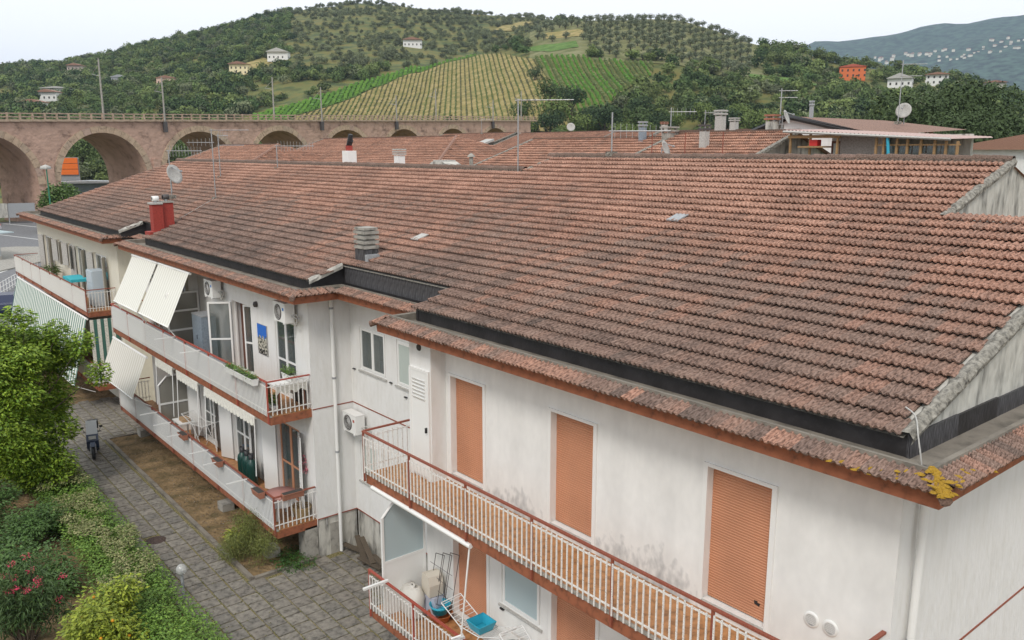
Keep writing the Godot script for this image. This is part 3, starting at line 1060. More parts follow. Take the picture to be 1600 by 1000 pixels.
	lathe(s, [Vector2(0.0, 0.12), Vector2(0.09, 0.08), Vector2(0.1, 0.0)], Transform3D(Basis(Vector3.RIGHT, PI / 2), Vector3(-25.6, 7.35, -10.49)), 12)
	part("wall_lamp", s, M.iron, bld)

# ---------------------------------------------------------------- on the roof
func roof_fittings():
	var c = node("chimney", bld)
	var y0 = roofy(-12.1)
	part("chimney_base", B(-21.5, y0 - 0.2, -12.3, -20.95, y0 + 0.28, -11.85), M.lead, c)
	part("chimney_stack", B(-21.44, y0 + 0.28, -12.24, -21.01, y0 + 0.80, -11.91), M.concrete, c)
	for i in 4:
		part("chimney_slat", B(-21.52, y0 + 0.30 + i * 0.14, -12.32, -20.93, y0 + 0.385 + i * 0.14, -11.83), M.concrete, c)
	part("chimney_cap", B(-21.50, y0 + 0.83, -12.30, -20.95, y0 + 0.9, -11.85), M.concrete, c)
	part("chimney_flashing", B(-20.94, y0 - 0.12, -12.6, -20.80, y0 + 0.15, -11.85), M.grey, c)
	c = node("chimney", bld)
	var red = mat([0.36, 0.045, 0.03], 0.7, M.fine, Vector3(1, 1, 1))
	part("chimney_stack", B(-37.28, 8.5, -11.28, -36.84, 9.95, -10.86), red, c)
	part("chimney_stack", B(-37.36, 8.8, -11.75, -36.95, 10.0, -11.29), red, c)
	part("chimney_cap", B(-37.33, 9.95, -11.28, -36.79, 10.02, -10.81), M.stone, c)
	part("chimney_cap", B(-37.40, 10.0, -11.79, -36.91, 10.06, -11.285), M.concrete, c)
	part("chimney_flashing", B(-37.35, 8.45, -11.4, -36.7, 8.82, -10.62), red, c)
	for k in 2:
		var s = S()
		var p = Vector3(-37.06 - 0.09 * k, 10.18 + 0.05 * k, -11.06 - 0.46 * k)
		lathe(s, [Vector2(0.08, -0.13), Vector2(0.11, -0.13), Vector2(0.11, 0.13), Vector2(0.0, 0.14)], Transform3D(Basis(Vector3.BACK, -1.0 + k * 0.4) * Basis(Vector3.RIGHT, -PI / 2), p), 16)
		part("chimney_cowl", s, M.white if k == 0 else M.iron, c)
		s = S()
		tb(s, p - Vector3(0, 0.17, 0), p - Vector3(0, 0.07, 0), 0.07, 12)
		part("cowl_neck", s, M.grey, c)
	# two small skylight panes lying in the tiles
	for p in [[-20.7, -13.55], [-13.3, -16.2]]:
		var s = S()
		ob(s, Transform3D(tile_basis(Vector2(0, 1), SL), Vector3(p[0], roofy(p[1]) + 0.085, p[1])), Vector3(0.36, 0.03, 0.42))
		part("glass_tile", s, M.grey if p[0] > -14 else M.stone, bld)
	# plastered vent housing and pipes at the ridge
	var v = node("ridge_vent", bld)
	var s2 = S()
	prism(s2, [Vector2(-1.2, 0), Vector2(-0.4, 0.38), Vector2(0.3, 0.38), Vector2(1.3, 0)], Transform3D(Basis.IDENTITY, Vector3(-27.9, 11.36, -19.9)), 0.7)
	part("vent_body", s2, M.plaster, v)
	part("vent_cap", B(-28.3, 11.74, -19.85, -27.6, 11.80, -19.25), M.stone, v)
	c = node("chimney", bld)
	part("chimney_stack", B(-32.55, 11.3, -20.4, -32.2, 11.95, -20.05), M.white, c)
	for i in 3: part("chimney_slat", B(-32.6, 11.98 + i * 0.1, -20.45, -32.15, 12.04 + i * 0.1, -20.0), M.stone, c)
	c = node("vent_pipe", bld)
	s2 = S()
	tb(s2, Vector3(-26.1, 11.2, -19.5), Vector3(-26.1, 11.95, -19.5), 0.075, 12)
	part("pipe", s2, M.concrete, c)
	s2 = S()
	lathe(s2, [Vector2(0.15, 0), Vector2(0.12, 0.07), Vector2(0.0, 0.15)], Transform3D(Basis.IDENTITY, Vector3(-26.1, 11.93, -19.5)), 12)
	part("pipe_cap", s2, M.concrete, c)
	# tall chimney in a white box with a bent black cowl
	c = node("chimney", bld)
	part("chimney_stack", B(-38.6, 11.0, -21.2, -37.95, 12.15, -20.75), M.white, c)
	part("chimney_pot", B(-38.4, 12.15, -21.1, -38.15, 12.4, -20.85), red, c)
	s2 = S()
	tb(s2, Vector3(-38.35, 12.38, -21.0), Vector3(-38.15, 12.68, -21.0), 0.13, 10, 0.15)
	tb(s2, Vector3(-38.2, 12.62, -21.0), Vector3(-38.12, 12.95, -21.0), 0.14, 10, 0.11)
	part("chimney_cowl", s2, M.black, c)
	# antennas
	antenna(Vector3(-22.6, 11.30, -18.9), 2.6, [[2.55, 1.9, 40, 8, 0.12]], "tall white television mast with one long boom at the roof step")
	antenna(Vector3(-37.5, 10.2, -11.9), 2.0, [[1.95, 1.6, 38, 11, 0.5]], "television antenna with upright rods behind the red chimney")
	antenna(Vector3(-39.4, roofy(-14.5), -14.5), 3.2, [[3.15, 1.9, 38, 6, 0.1], [2.6, -1.3, 38, 6, 0.4]], "thin leaning television mast with two booms on the brown tiles")
	antenna(Vector3(-45.0, roofy(-16.9), -16.9), 2.3, [[2.2, 0.6, 38, 5, 0.5], [1.7, 1.5, 38, 5, 0.12]], "short television mast on a small red foot plate")
	antenna(Vector3(-41.1, roofy(-18.4), -18.4), 1.2, [[1.15, 2.0, 42, 12, 0.55]], "low television antenna with a comb of upright rods by the ridge")
	antenna(Vector3(-19.7, 12.05, -20.5), 1.35, [[0.75, 1.9, 40, 10, 0.5]], "television antenna on the ridge above a white mortar foot")
	var d = dish(Vector3(-37.15, 11.15, -11.9), 0.42, Vector3(0.87, 0.35, -0.5), "white satellite dish beside the red chimney")
	# slack cables lying on the tiles
	cable([Vector3(-39.4, roofy(-14.5) + 0.08, -14.5), Vector3(-38.5, roofy(-13.4) + 0.1, -13.4), Vector3(-37.6, roofy(-12.2) + 0.1, -12.2)], M.stone, "pale antenna cable lying on the tiles by the red chimney")
	cable([Vector3(-4.95, roofy(-10.9) + 0.1, -10.9), Vector3(-4.72, roofy(-10.75) + 0.12, -10.7), Vector3(-4.55, 8.62, -10.45), Vector3(-4.45, 8.28, -10.4)], M.stone, "white cable hanging from the corner tiles into the gutter drain")

func cable(pts, m, label):
	var cv = Curve3D.new()
	for i in pts.size():
		var t = (pts[mini(i + 1, pts.size() - 1)] - pts[maxi(i - 1, 0)]) * 0.18
		cv.add_point(pts[i], -t, t)
	var s = S()
	tube(s, cv.tessellate(3), 0.011, 5)
	return solo("cable", s, m, label, "cable")

func antenna(at, h, booms, label):
	var t = thing("television_antenna", label, "antenna", at, "television antennas on the roofs")
	var s = S()
	tb(s, Vector3(0, -0.1, 0), Vector3(0, h, 0), 0.026, 6)
	part("mast", s, M.steel, t)
	part("foot_plate", B(-0.14, -0.06, -0.14, 0.14, 0.09, 0.14), M.mortar, t)
	for b in booms:
		var a = deg_to_rad(b[2])
		var d = Vector3(cos(a), 0, -sin(a)) * signf(b[1])
		var len = absf(b[1])
		s = S()
		tb(s, Vector3(0, b[0], 0) - d * 0.1, Vector3(0, b[0], 0) + d * len, 0.016, 5)
		part("boom", s, M.steel, t)
		var up = Vector3.UP if b[4] > 0.3 else Vector3(d.z, 0, -d.x)
		for i in b[3]:
			var p = Vector3(0, b[0], 0) + d * (len * (i + 0.5) / b[3])
			s = S()
			var hl = b[4] * (0.9 - 0.35 * i / b[3]) * (0.55 if b[4] > 0.3 else 3.0)
			tb(s, p - up * hl, p + up * hl, 0.008, 4)
			part("element", s, M.steel, t)
	return t

func dish(at, r, dir, label, group = "satellite dishes"):
	var t = thing("satellite_dish", label, "dish", at, group)
	var d = dir.normalized()
	var f = frame_of(d)
	var xf = Transform3D(Basis(f[0], d, f[0].cross(d)), Vector3.ZERO)
	var s = S()
	lathe(s, [Vector2(0.0, -0.02), Vector2(r * 0.4, 0.01), Vector2(r * 0.75, r * 0.12), Vector2(r, r * 0.22), Vector2(r, r * 0.26), Vector2(r * 0.7, r * 0.14), Vector2(0.0, 0.02)], xf, 22)
	part("reflector", s, M.stone, t)
	s = S()
	tb(s, xf * Vector3(0, 0, -r * 0.9 if f[1].y > 0 else r * 0.9), xf * Vector3(0, r * 1.1, 0), 0.018, 5)
	part("feed_arm", s, M.grey, t)
	s = S()
	tb(s, xf * Vector3(0, r * 1.02, 0), xf * Vector3(0, r * 1.22, 0), 0.045, 8)
	part("feed_horn", s, M.grey, t)
	s = S()
	tb(s, xf * Vector3(0, -0.02, 0), xf * Vector3(0, -0.02, 0) - d * 0.12, 0.03, 6)
	tb(s, -d * 0.13 + Vector3(0, 0.15, 0), -d * 0.13 + Vector3(0, -r * 1.6, 0), 0.028, 6)
	part("bracket", s, M.grey, t)
	return t

# ---------------------------------------------------------------- land
const FT = [[-0.7833, 18.7], [-0.5959, 23.1], [-0.4464, 27.0], [-0.3493, 30.3], [-0.2969, 33.9], [-0.2217, 47.0], [-0.1472, 60.1], [-0.0733, 72.3], [-0.0402, 76.7], [0.0, 86.8], [0.0363, 95.9], [0.0726, 99.9], [0.1452, 99.2], [0.1889, 96.5], [0.2183, 90.8], [0.2553, 83.3], [0.2924, 77.4], [0.3292, 73.9], [0.3517, 69.5], [0.3816, 65.0], [0.4409, 60.0], [0.5007, 54.0], [0.5612, 45.5], [0.6068, 39.7], [0.7443, 24.1]]
const BT = [[-0.7733, 69.7], [-0.5875, 86.4], [-0.5133, 94.8], [-0.4538, 104.0], [-0.4015, 116.9], [-0.3422, 130.2], [-0.2904, 144.6], [-0.2536, 155.3], [-0.2244, 160.8], [-0.1736, 164.8], [-0.1303, 163.2], [-0.0725, 157.5], [-0.029, 155.2], [0.0218, 154.0], [0.0726, 147.1], [0.1458, 129.1], [0.2204, 95.0], [0.3694, 66.4], [0.6699, 31.7]]
const FH = Vector2(-0.77162, -0.63608)
const RH = Vector2(0.63608, -0.77162)
var bumps = FastNoiseLite.new()

func tab(T, a):
	if a <= T[0][0]: return T[0][1]
	for i in T.size() - 1:
		if a < T[i + 1][0]: return lerpf(T[i][1], T[i + 1][1], (a - T[i][0]) / (T[i + 1][0] - T[i][0]))
	return T[-1][1]

func hill(h, d, d0, dd, fall):
	var t = (d - d0) / (dd - d0)
	if t <= 0: return 0.0
	if t <= 1: return h * t
	return h * maxf(0, 1.0 - (d - dd) / fall)

func land(x, z):
	var p = Vector2(x, z)
	var f = p.dot(FH)
	if f <= 1: return 0.0
	var d = p.length()
	if d < 270: return 0.0
	var a = p.dot(RH) / f
	var h = maxf(hill(tab(FT, a), d, 270, 600, 700), hill(tab(BT, a), d, 330, 950, 900))
	return h + bumps.get_noise_2d(x, z) * minf(h * 0.12, 4.0)

func terrain():
	bumps.seed = 21
	bumps.frequency = 0.006
	bumps.fractal_octaves = 3
	var s = S()
	q4(s, Vector3(-7000, -0.3, -7000), Vector3(7000, -0.3, -7000), Vector3(7000, -0.3, 7000), Vector3(-7000, -0.3, 7000))
	struct("ground", s, M.grass)
	s = S()
	s.set_smooth_group(1)
	var na = 200
	var nd = 100
	var prev = []
	for i in na + 1:
		var a = lerpf(-1.15, 1.05, float(i) / na)
		var dir = (FH + RH * tan(a) ).normalized()
		var col = []
		for j in nd + 1:
			var d = 262.0 + 1440.0 * pow(float(j) / nd, 1.25)
			var p = dir * d
			col.append(Vector3(p.x, land(p.x, p.y) - 0.25, p.y))
		if i > 0:
			for j in nd: q4(s, prev[j], prev[j + 1], col[j + 1], col[j])
		prev = col
	struct("hillside", s, M.grass)
	# far blue ridge beyond the valley
	s = S()
	s.set_smooth_group(1)
	var R = [[0.15, 120], [0.25, 360], [0.345, 500], [0.41, 535], [0.48, 560], [0.53, 580], [0.60, 600], [0.75, 640], [1.1, 680]]
	prev = []
	for i in 90:
		var a = lerpf(0.12, 1.3, i / 89.0)
		var dir = (FH + RH * a).normalized()
		var col = []
		for j in 22:
			var d = 2400.0 + 3200.0 * j / 21.0
			var t = (d - 2400.0) / 2000.0
			var h = tab(R, a) * (minf(t, 1.0) if t < 1 else maxf(0.2, 1.0 - (t - 1.0) * 0.8))
			h += bumps.get_noise_2d(dir.x * d * 0.3, dir.y * d * 0.3) * 36.0 * minf(t, 1.0)
			col.append(Vector3(dir.x * d, h, dir.y * d))
		if i > 0:
			for j in 21: q4(s, prev[j], prev[j + 1], col[j + 1], col[j])
		prev = col
	struct("distant_ridge", s, mat([0.065, 0.115, 0.075], 1.0, ntex(71, 0.03, 5, [0.45, 0.8, 1.0], [0.3, 0.5, 0.7]), Vector3(0.0014, 0.0014, 0.0014)))

func draped(poly, lift, m, n, label, cat):
	# a field laid on the slope, cut into small triangles
	var lo = poly[0]
	var hi = poly[0]
	for p in poly:
		lo = lo.min(p)
		hi = hi.max(p)
	var s = S()
	s.set_smooth_group(1)
	var st = 5.0
	var pk = PackedVector2Array(poly)
	var y = lo.y
	while y < hi.y:
		var x = lo.x
		while x < hi.x:
			var cell = PackedVector2Array([Vector2(x, y), Vector2(x + st, y), Vector2(x + st, y + st), Vector2(x, y + st)])
			for r in Geometry2D.intersect_polygons(cell, pk):
				var idx = Geometry2D.triangulate_polygon(r)
				for i in range(0, idx.size(), 3):
					var a = r[idx[i]]
					var b = r[idx[i + 1]]
					var c = r[idx[i + 2]]
					if (b - a).cross(c - a) < 0:
						var t = b
						b = c
						c = t
					for v in [a, b, c]: s.add_vertex(Vector3(v.x, land(v.x, v.y) + lift, v.y))
			x += st
		y += st
	var o = thing(n, label, cat)
	part("field_ground", s, m, o)
	return o

func vine_rows(o, poly, step, w, h, cols, gap):
	var dir = (FH + RH * -0.06).normalized()
	var nrm = Vector2(-dir.y, dir.x)
	var lo = 1e9
	var hi = -1e9
	var u0 = 1e9
	var u1 = -1e9
	for p in poly:
		lo = minf(lo, p.dot(nrm))
		hi = maxf(hi, p.dot(nrm))
		u0 = minf(u0, p.dot(dir))
		u1 = maxf(u1, p.dot(dir))
	var pk = PackedVector2Array(poly)
	var k = lo + step * 0.5
	while k < hi:
		var s = S()
		var any = false
		var u = u0
		while u < u1:
			var du = rr(1.6, 3.2)
			var p = dir * (u + du * 0.5) + nrm * k
			if Geometry2D.is_point_in_polygon(p, pk) and rng.randf() > gap:
				any = true
				var y = land(p.x, p.y)
				var hh = h * rr(0.7, 1.25)
				var ww = w * rr(0.7, 1.3)
				ob(s, Transform3D(Basis(Vector3(dir.x, 0, dir.y), Vector3.UP, Vector3(nrm.x, 0, nrm.y)) * Basis(Vector3(rr(-1, 1), rr(-1, 1), rr(-1, 1)).normalized(), 0.22), Vector3(p.x, y + hh * 0.5, p.y)), Vector3(du * 1.1, hh, ww))
			u += du
		if any: part("vine_row", s, cols[rng.randi() % cols.size()], o)
		k += step

func vineyards():
	var g1 = mat([0.12, 0.125, 0.05], 1.0)
	var g2 = mat([0.115, 0.15, 0.045], 1.0)
	var g3 = mat([0.10, 0.21, 0.03], 1.0)
	var g4 = mat([0.125, 0.245, 0.035], 1.0)
	var yellow = [Vector2(-402, -191), Vector2(-423, -239), Vector2(-461, -297), Vector2(-468, -356), Vector2(-412, -335), Vector2(-367, -317), Vector2(-306, -276), Vector2(-256, -241), Vector2(-240, -226), Vector2(-375, -170)]
	var o = draped(yellow, 0.25, M.straw, "vineyard", "hillside vineyard with dry straw coloured ground between thin vine rows", "vineyard")
	vine_rows(o, yellow, 2.5, 0.36, 0.9, [g1, g2, g1], 0.0)
	var green = [Vector2(-366, -317), Vector2(-327, -326), Vector2(-305, -347), Vector2(-290, -329), Vector2(-268, -282), Vector2(-246, -248), Vector2(-254, -240), Vector2(-305, -276)]
	o = draped(green, 0.27, mat([0.20, 0.19, 0.075], 1.0, M.straw.albedo_texture, Vector3(0.02, 0.02, 0.02)), "vineyard", "green hillside vineyard of close leafy rows below the olive grove", "vineyard")
	vine_rows(o, green, 2.6, 0.95, 1.4, [g2, g3], 0.0)
	var st = [Vector2(-422, -177), Vector2(-438, -231), Vector2(-476, -307), Vector2(-474, -357), Vector2(-468, -356), Vector2(-461.5, -297), Vector2(-424, -239), Vector2(-403, -190), Vector2(-385, -165)]
	o = draped(st, 0.29, M.meadow, "vineyard", "bright green vineyard strip climbing along the straw coloured one", "vineyard")
	vine_rows(o, st, 2.6, 1.5, 1.3, [g3, g4], 0.0)
	draped([Vector2(-412, -342), Vector2(-391, -347), Vector2(-373, -356), Vector2(-357, -343), Vector2(-366, -329)], 0.3, M.meadow, "meadow", "small bright green field between the olive trees", "field")
	draped([Vector2(-279, -391), Vector2(-264, -407), Vector2(-246, -415), Vector2(-247, -387), Vector2(-265, -380)], 0.3, M.meadow, "meadow", "light green sloping field below a belt of dark trees", "field")
	draped([Vector2(-621, -486), Vector2(-676, -574), Vector2(-665, -578), Vector2(-611, -504)], 0.4, M.straw, "dry_field", "pale dry track strip near the hilltop", "field")
	draped([Vector2(-422, -374), Vector2(-399, -387), Vector2(-380, -369), Vector2(-402, -359)], 0.3, M.straw, "dry_field", "dry terrace with grass strips beside the olive grove", "field")
	var gp = []
	for q in [[0.02, 462], [0.15, 462], [0.29, 462], [0.29, 640], [0.15, 640], [0.02, 640]]: gp.append((FH + RH * q[0]).normalized() * q[1])
	draped(gp, 0.12, mat([0.20, 0.195, 0.095], 1.0, M.straw.albedo_texture, Vector3(0.015, 0.015, 0.015)), "grove_ground", "dry grass slope under the rows of olive trees", "field")
	draped([Vector2(-590, -205), Vector2(-600, -262), Vector2(-555, -262), Vector2(-540, -225)], 0.3, M.straw, "dry_field", "dry brown field below the cream hillside house", "field")

# ---------------------------------------------------------------- far foliage
func crown_mesh(sd, n, flat, leafs):
	# leaf clumps spread over and inside an uneven crown of radius 1
	var g = RandomNumberGenerator.new()
	g.seed = sd
	var lobes = []
	for i in 7:
		var t = TAU * i / 7.0 + g.randf_range(-0.4, 0.4)
		lobes.append([Vector3(cos(t) * g.randf_range(0.25, 0.55), g.randf_range(-0.25, 0.45) * flat, sin(t) * g.randf_range(0.25, 0.55)), g.randf_range(0.38, 0.58)])
	lobes.append([Vector3(0, 0.35 * flat, 0), 0.55])
	var s = S()
	for i in n:
		var lb = lobes[g.randi() % lobes.size()]
		var d = Vector3(g.randfn(), g.randfn() + 0.25, g.randfn()).normalized()
		var p = lb[0] + d * lb[1] * g.randf_range(0.72, 1.05)
		p.y *= flat if flat < 1.0 else 1.0
		var nn = (d + Vector3(g.randfn(), g.randfn(), g.randfn()) * 0.5).normalized()
		var f = frame_of(nn)
		var a = g.randf() * TAU
		var u = (f[0] * cos(a) + f[1] * sin(a)) * leafs * g.randf_range(0.6, 1.3)
		var v = nn.cross(u) * g.randf_range(0.5, 0.9)
		var c = g.randf_range(0.75, 1.2)
		s.set_color(Color(c, c, c))
		t3(s, p + u, p + v * 0.6 + nn * leafs * 0.2, p - u * 0.7)
		t3(s, p - u * 0.7, p - v * 0.6, p + u)
	return fin(s)

var far_crowns = []
var near_crowns = []

func hillside_trees():
	for i in 4: far_crowns.append(crown_mesh(100 + i, 260, 0.85, 0.17))
	for i in 3: near_crowns.append(crown_mesh(200 + i, 1500, 0.9, 0.085))
	var fields = [[Vector2(-400, -186), Vector2(-424, -232), Vector2(-462, -290), Vector2(-478, -360), Vector2(-412, -338), Vector2(-360, -314), Vector2(-327, -330), Vector2(-305, -352), Vector2(-285, -329), Vector2(-262, -282), Vector2(-240, -226), Vector2(-375, -165), Vector2(-422, -170)],
		[Vector2(-438, -225), Vector2(-480, -307), Vector2(-480, -365), Vector2(-460, -350), Vector2(-400, -180)],
		[Vector2(-432, -178), Vector2(-442, -231), Vector2(-400, -200), Vector2(-330, -140), Vector2(-345, -125)],
		[Vector2(-415, -342), Vector2(-391, -350), Vector2(-370, -360), Vector2(-354, -343), Vector2(-366, -326)],
		[Vector2(-282, -391), Vector2(-264, -411), Vector2(-243, -418), Vector2(-244, -384), Vector2(-265, -376)],
		[Vector2(-590, -205), Vector2(-600, -262), Vector2(-555, -262), Vector2(-540, -225)],
		[Vector2(-621, -486), Vector2(-676, -574), Vector2(-665, -578), Vector2(-611, -504)],
		[Vector2(-422, -374), Vector2(-399, -387), Vector2(-380, -369), Vector2(-402, -359)]]
	var packed = []
	for f in fields: packed.append(PackedVector2Array(f))
	var clear = [Vector2(-562, -229), Vector2(-571, -261), Vector2(-572, -372), Vector2(-599, -121), Vector2(-557, -104), Vector2(-264, -473), Vector2(-229, -461), Vector2(-232, -510), Vector2(-220, -522)]
	var n = FastNoiseLite.new()
	n.seed = 4
	n.frequency = 0.012
	var olives = []
	var xs = [[], [], [], []]
	var cs = [[], [], [], []]
	var tries = 15000
	for i in tries:
		var a = rr(-0.78, 0.74)
		var d = sqrt(rr(292.0 * 292.0, 1000.0 * 1000.0))
		var dir = (FH + RH * a).normalized()
		var p = dir * d
		var skip = false
		for f in packed:
			if Geometry2D.is_point_in_polygon(p, f): skip = true
		for c in clear:
			# keep the house and the view down the slope in front of it open
			var q = p - c
			if q.length() < 13: skip = true
			if q.dot(c.normalized()) < 0 and q.dot(c.normalized()) > -38 and absf(q.dot(c.orthogonal().normalized())) < 9: skip = true
		if skip: continue
		var grove = d > 470 and d < 640 and a > 0.02 and a < 0.28
		var scrub = d > 560 and a > -0.25 and a < 0.05
		if grove: continue
		var w = n.get_noise_2d(p.x, p.y)
		if scrub and (w < 0.0 and rng.randf() < 0.55): continue
		if not scrub and w < -0.34: continue
		var r = rr(2.6, 5.2) * (0.62 if scrub else 1.0)
		if w > 0.25: r *= 1.2
		var y = land(p.x, p.y)
		var k = rng.randi() % 4
		xs[k].append(Transform3D(Basis(Vector3.UP, rr(0, TAU)).scaled(Vector3(r, r * rr(0.85, 1.3), r)), Vector3(p.x, y + r * 0.55, p.y)))
		var v = rr(0.6, 1.3)
		var base = Color(0.068, 0.112, 0.033) if w > 0.1 else Color(0.108, 0.158, 0.045)
		if rng.randf() < 0.34: base = Color(0.158, 0.203, 0.060)
		if scrub or rng.randf() < 0.12: base = Color(0.158, 0.180, 0.090)
		cs[k].append(Color(base.r * v, base.g * v, base.b * v))
	var wood = Node3D.new()
	wood.name = "hillside_wood"
	add_child(wood)
	tag(wood, "dense wood of mixed green trees covering the hillsides", "wood", "", "stuff")
	for k in 4: multi("wood_crowns", far_crowns[k], M.farleaf, xs[k], cs[k], wood)
	# the olive grove: rows of round grey-green trees
	var proto = tree_thing("olive_tree", "round grey green olive tree in the planted rows of the hill grove", "rows of olive trees on the hill", far_crowns[1], Color(0.155, 0.18, 0.105), 3.1, 0.88, 0.7)
	var count = 0
	for row in 17:
		for c in 17:
			var a = 0.03 + c * 0.0150 + (row % 2) * 0.0075 + rr(-0.0015, 0.0015)
			var d = 470.0 + row * 9.6 + sin(c * 0.6 + row) * 2.0
			if a > 0.275 or (row < 4 and c < 4): continue
			var dir = (FH + RH * a).normalized()
			var p = dir * d
			var skip = rng.randf() < 0.06
			for f in packed:
				if Geometry2D.is_point_in_polygon(p, f): skip = true
			if skip: continue
			if count < 270:
				place_tree(proto, count, Vector3(p.x, land(p.x, p.y), p.y), rr(0.85, 1.15))
			count += 1
	print("olives ", count)
	# single trees that stand out in front of the slope and behind the roofs
	var kinds = [["leafy_tree", "broad mid green tree in the belt behind the far roofs", "trees in the belt behind the roofs", 0, Color(0.076, 0.117, 0.032)],
		["dark_tree", "dark green dense tree in the belt behind the far roofs", "dark trees in the belt behind the roofs", 1, Color(0.044, 0.076, 0.025)],
		["pale_tree", "yellowish green light tree in the belt behind the far roofs", "pale trees in the belt behind the roofs", 2, Color(0.130, 0.178, 0.043)]]
	for q in 3:
		var K = kinds[q]
		var pt = tree_thing(K[0], K[1], K[2], near_crowns[K[3]], K[4], 5.0, 0.95, 3.0)
		for i in 26:
			var a = lerpf(-0.02, 0.62, (i + rr(0, 0.9)) / 26.0)
			var d = rr(268, 345) + (30 if a < 0.08 else 0)
			var p = (FH + RH * a).normalized() * d
			place_tree(pt, i, Vector3(p.x, land(p.x, p.y) - 0.5, p.y), rr(1.0, 1.6))
	var lt = tree_thing("leafy_tree", "single round tree standing alone in the vineyard", "", near_crowns[0], Color(0.075, 0.112, 0.045), 4.3, 0.95, 1.0)
	lt.position = Vector3(-322, land(-322, -280), -280)
	# trees between viaduct and slope on the other side
	var pt2 = tree_thing("poplar_tree", "leafy green tree rising just behind the viaduct parapet", "trees rising behind the viaduct", near_crowns[2], Color(0.112, 0.158, 0.048), 5.5, 1.0, 4.0)
	for i in 16:
		var a = lerpf(-0.58, -0.22, (i + rr(0, 0.8)) / 16.0)
		var p = (FH + RH * a).normalized() * rr(285, 345)
		place_tree(pt2, i, Vector3(p.x, land(p.x, p.y) + rr(-1, 3), p.y), rr(0.85, 1.35))
	# big dark trees past the terrace at the end of the block
	var pt3 = tree_thing("holm_oak", "tall dark spreading oak beyond the roof terrace", "dark oaks beyond the roof terrace", crown_mesh(310, 7000, 0.95, 0.042), Color(0.052, 0.082, 0.026), 6.6, 1.05, 8.5)
	var spots = [[0.475, 116, 1.05], [0.52, 128, 1.15], [0.56, 122, 0.95], [0.44, 140, 0.8], [0.50, 100, 0.78], [0.535, 108, 0.9], [0.60, 135, 0.9]]
	for i in spots.size():
		var p = (FH + RH * spots[i][0]).normalized() * spots[i][1]
		place_tree(pt3, i, Vector3(p.x, 0, p.y), spots[i][2])
	var pt4 = tree_thing("leafy_tree", "fresh green tree beside the dark oaks and a white house", "", crown_mesh(311, 5000, 0.95, 0.05), Color(0.143, 0.255, 0.060), 3.6, 1.0, 8.0)
	var pp = (FH + RH * 0.60).normalized() * 105
	pt4.position = Vector3(pp.x, 0, pp.y)

func tree_thing(n, label, group, crown, col, r, sy, trunk):
	var t = thing(n, label, "tree", Vector3.ZERO, group)
	var s = S()
	tb(s, Vector3(0, -0.5, 0), Vector3(0, trunk + r * 0.6, 0), r * 0.08, 6, r * 0.04)
	for i in 3:
		var an = TAU * i / 3.0
		tb(s, Vector3(0, trunk * 0.8, 0), Vector3(cos(an) * r * 0.5, trunk + r * 0.7, sin(an) * r * 0.5), r * 0.04, 5, r * 0.015)
	part("trunk", s, M.bark, t)
	var m = leafmat([col.r, col.g, col.b], 0.9, 0.06)
	inst("crown", crown, m, t, Transform3D(Basis.from_scale(Vector3(r, r * sy, r)), Vector3(0, trunk + r * 0.62, 0)))
	return t

func place_tree(proto, i, at, sc):
	if i == 0:
		proto.transform = Transform3D(Basis.from_scale(Vector3.ONE * sc), at)
		return proto
	return copy(proto, at, rr(0, TAU), "", "", sc)

# ---------------------------------------------------------------- houses on the hill
func house(x, z, w, d, h, rise, wm, rm, label, y0 = null, turn = 0.9, nm = "hillside_house"):
	var y = land(x, z) if y0 == null else y0
	var o = thing(nm, label, "house", Vector3(x, y - 1.5, z), "", turn)
	h += 1.5
	part("wall", B(-w / 2, 0, -d / 2, w / 2, h, d / 2), wm, o)
	var s = S()
	var e = 0.5
	prism(s, [Vector2(-w / 2 - e, h), Vector2(0, h + rise), Vector2(w / 2 + e, h), Vector2(w / 2 + e, h - 0.2), Vector2(-w / 2 - e, h - 0.2)], Transform3D(Basis.IDENTITY, Vector3(0, 0, -d / 2 - e)), d + 2 * e)
	part("roof", s, rm, o)
	var fl = maxi(1, int((h - 1.5) / 2.9))
	for f in fl:
		for i in int(w / 3.0):
			var wx = -w / 2 + 1.5 + i * 3.0
			var wy = 2.4 + f * 2.9
			part("window", B(wx - 0.45, wy, d / 2, wx + 0.45, wy + 1.3, d / 2 + 0.06), M.dark, o)
		for i in int(d / 3.2):
			var wz = -d / 2 + 1.6 + i * 3.2
			part("window", B(w / 2, 2.4 + f * 2.9, wz - 0.45, w / 2 + 0.06, 3.7 + f * 2.9, wz + 0.45), M.dark, o)
	return o

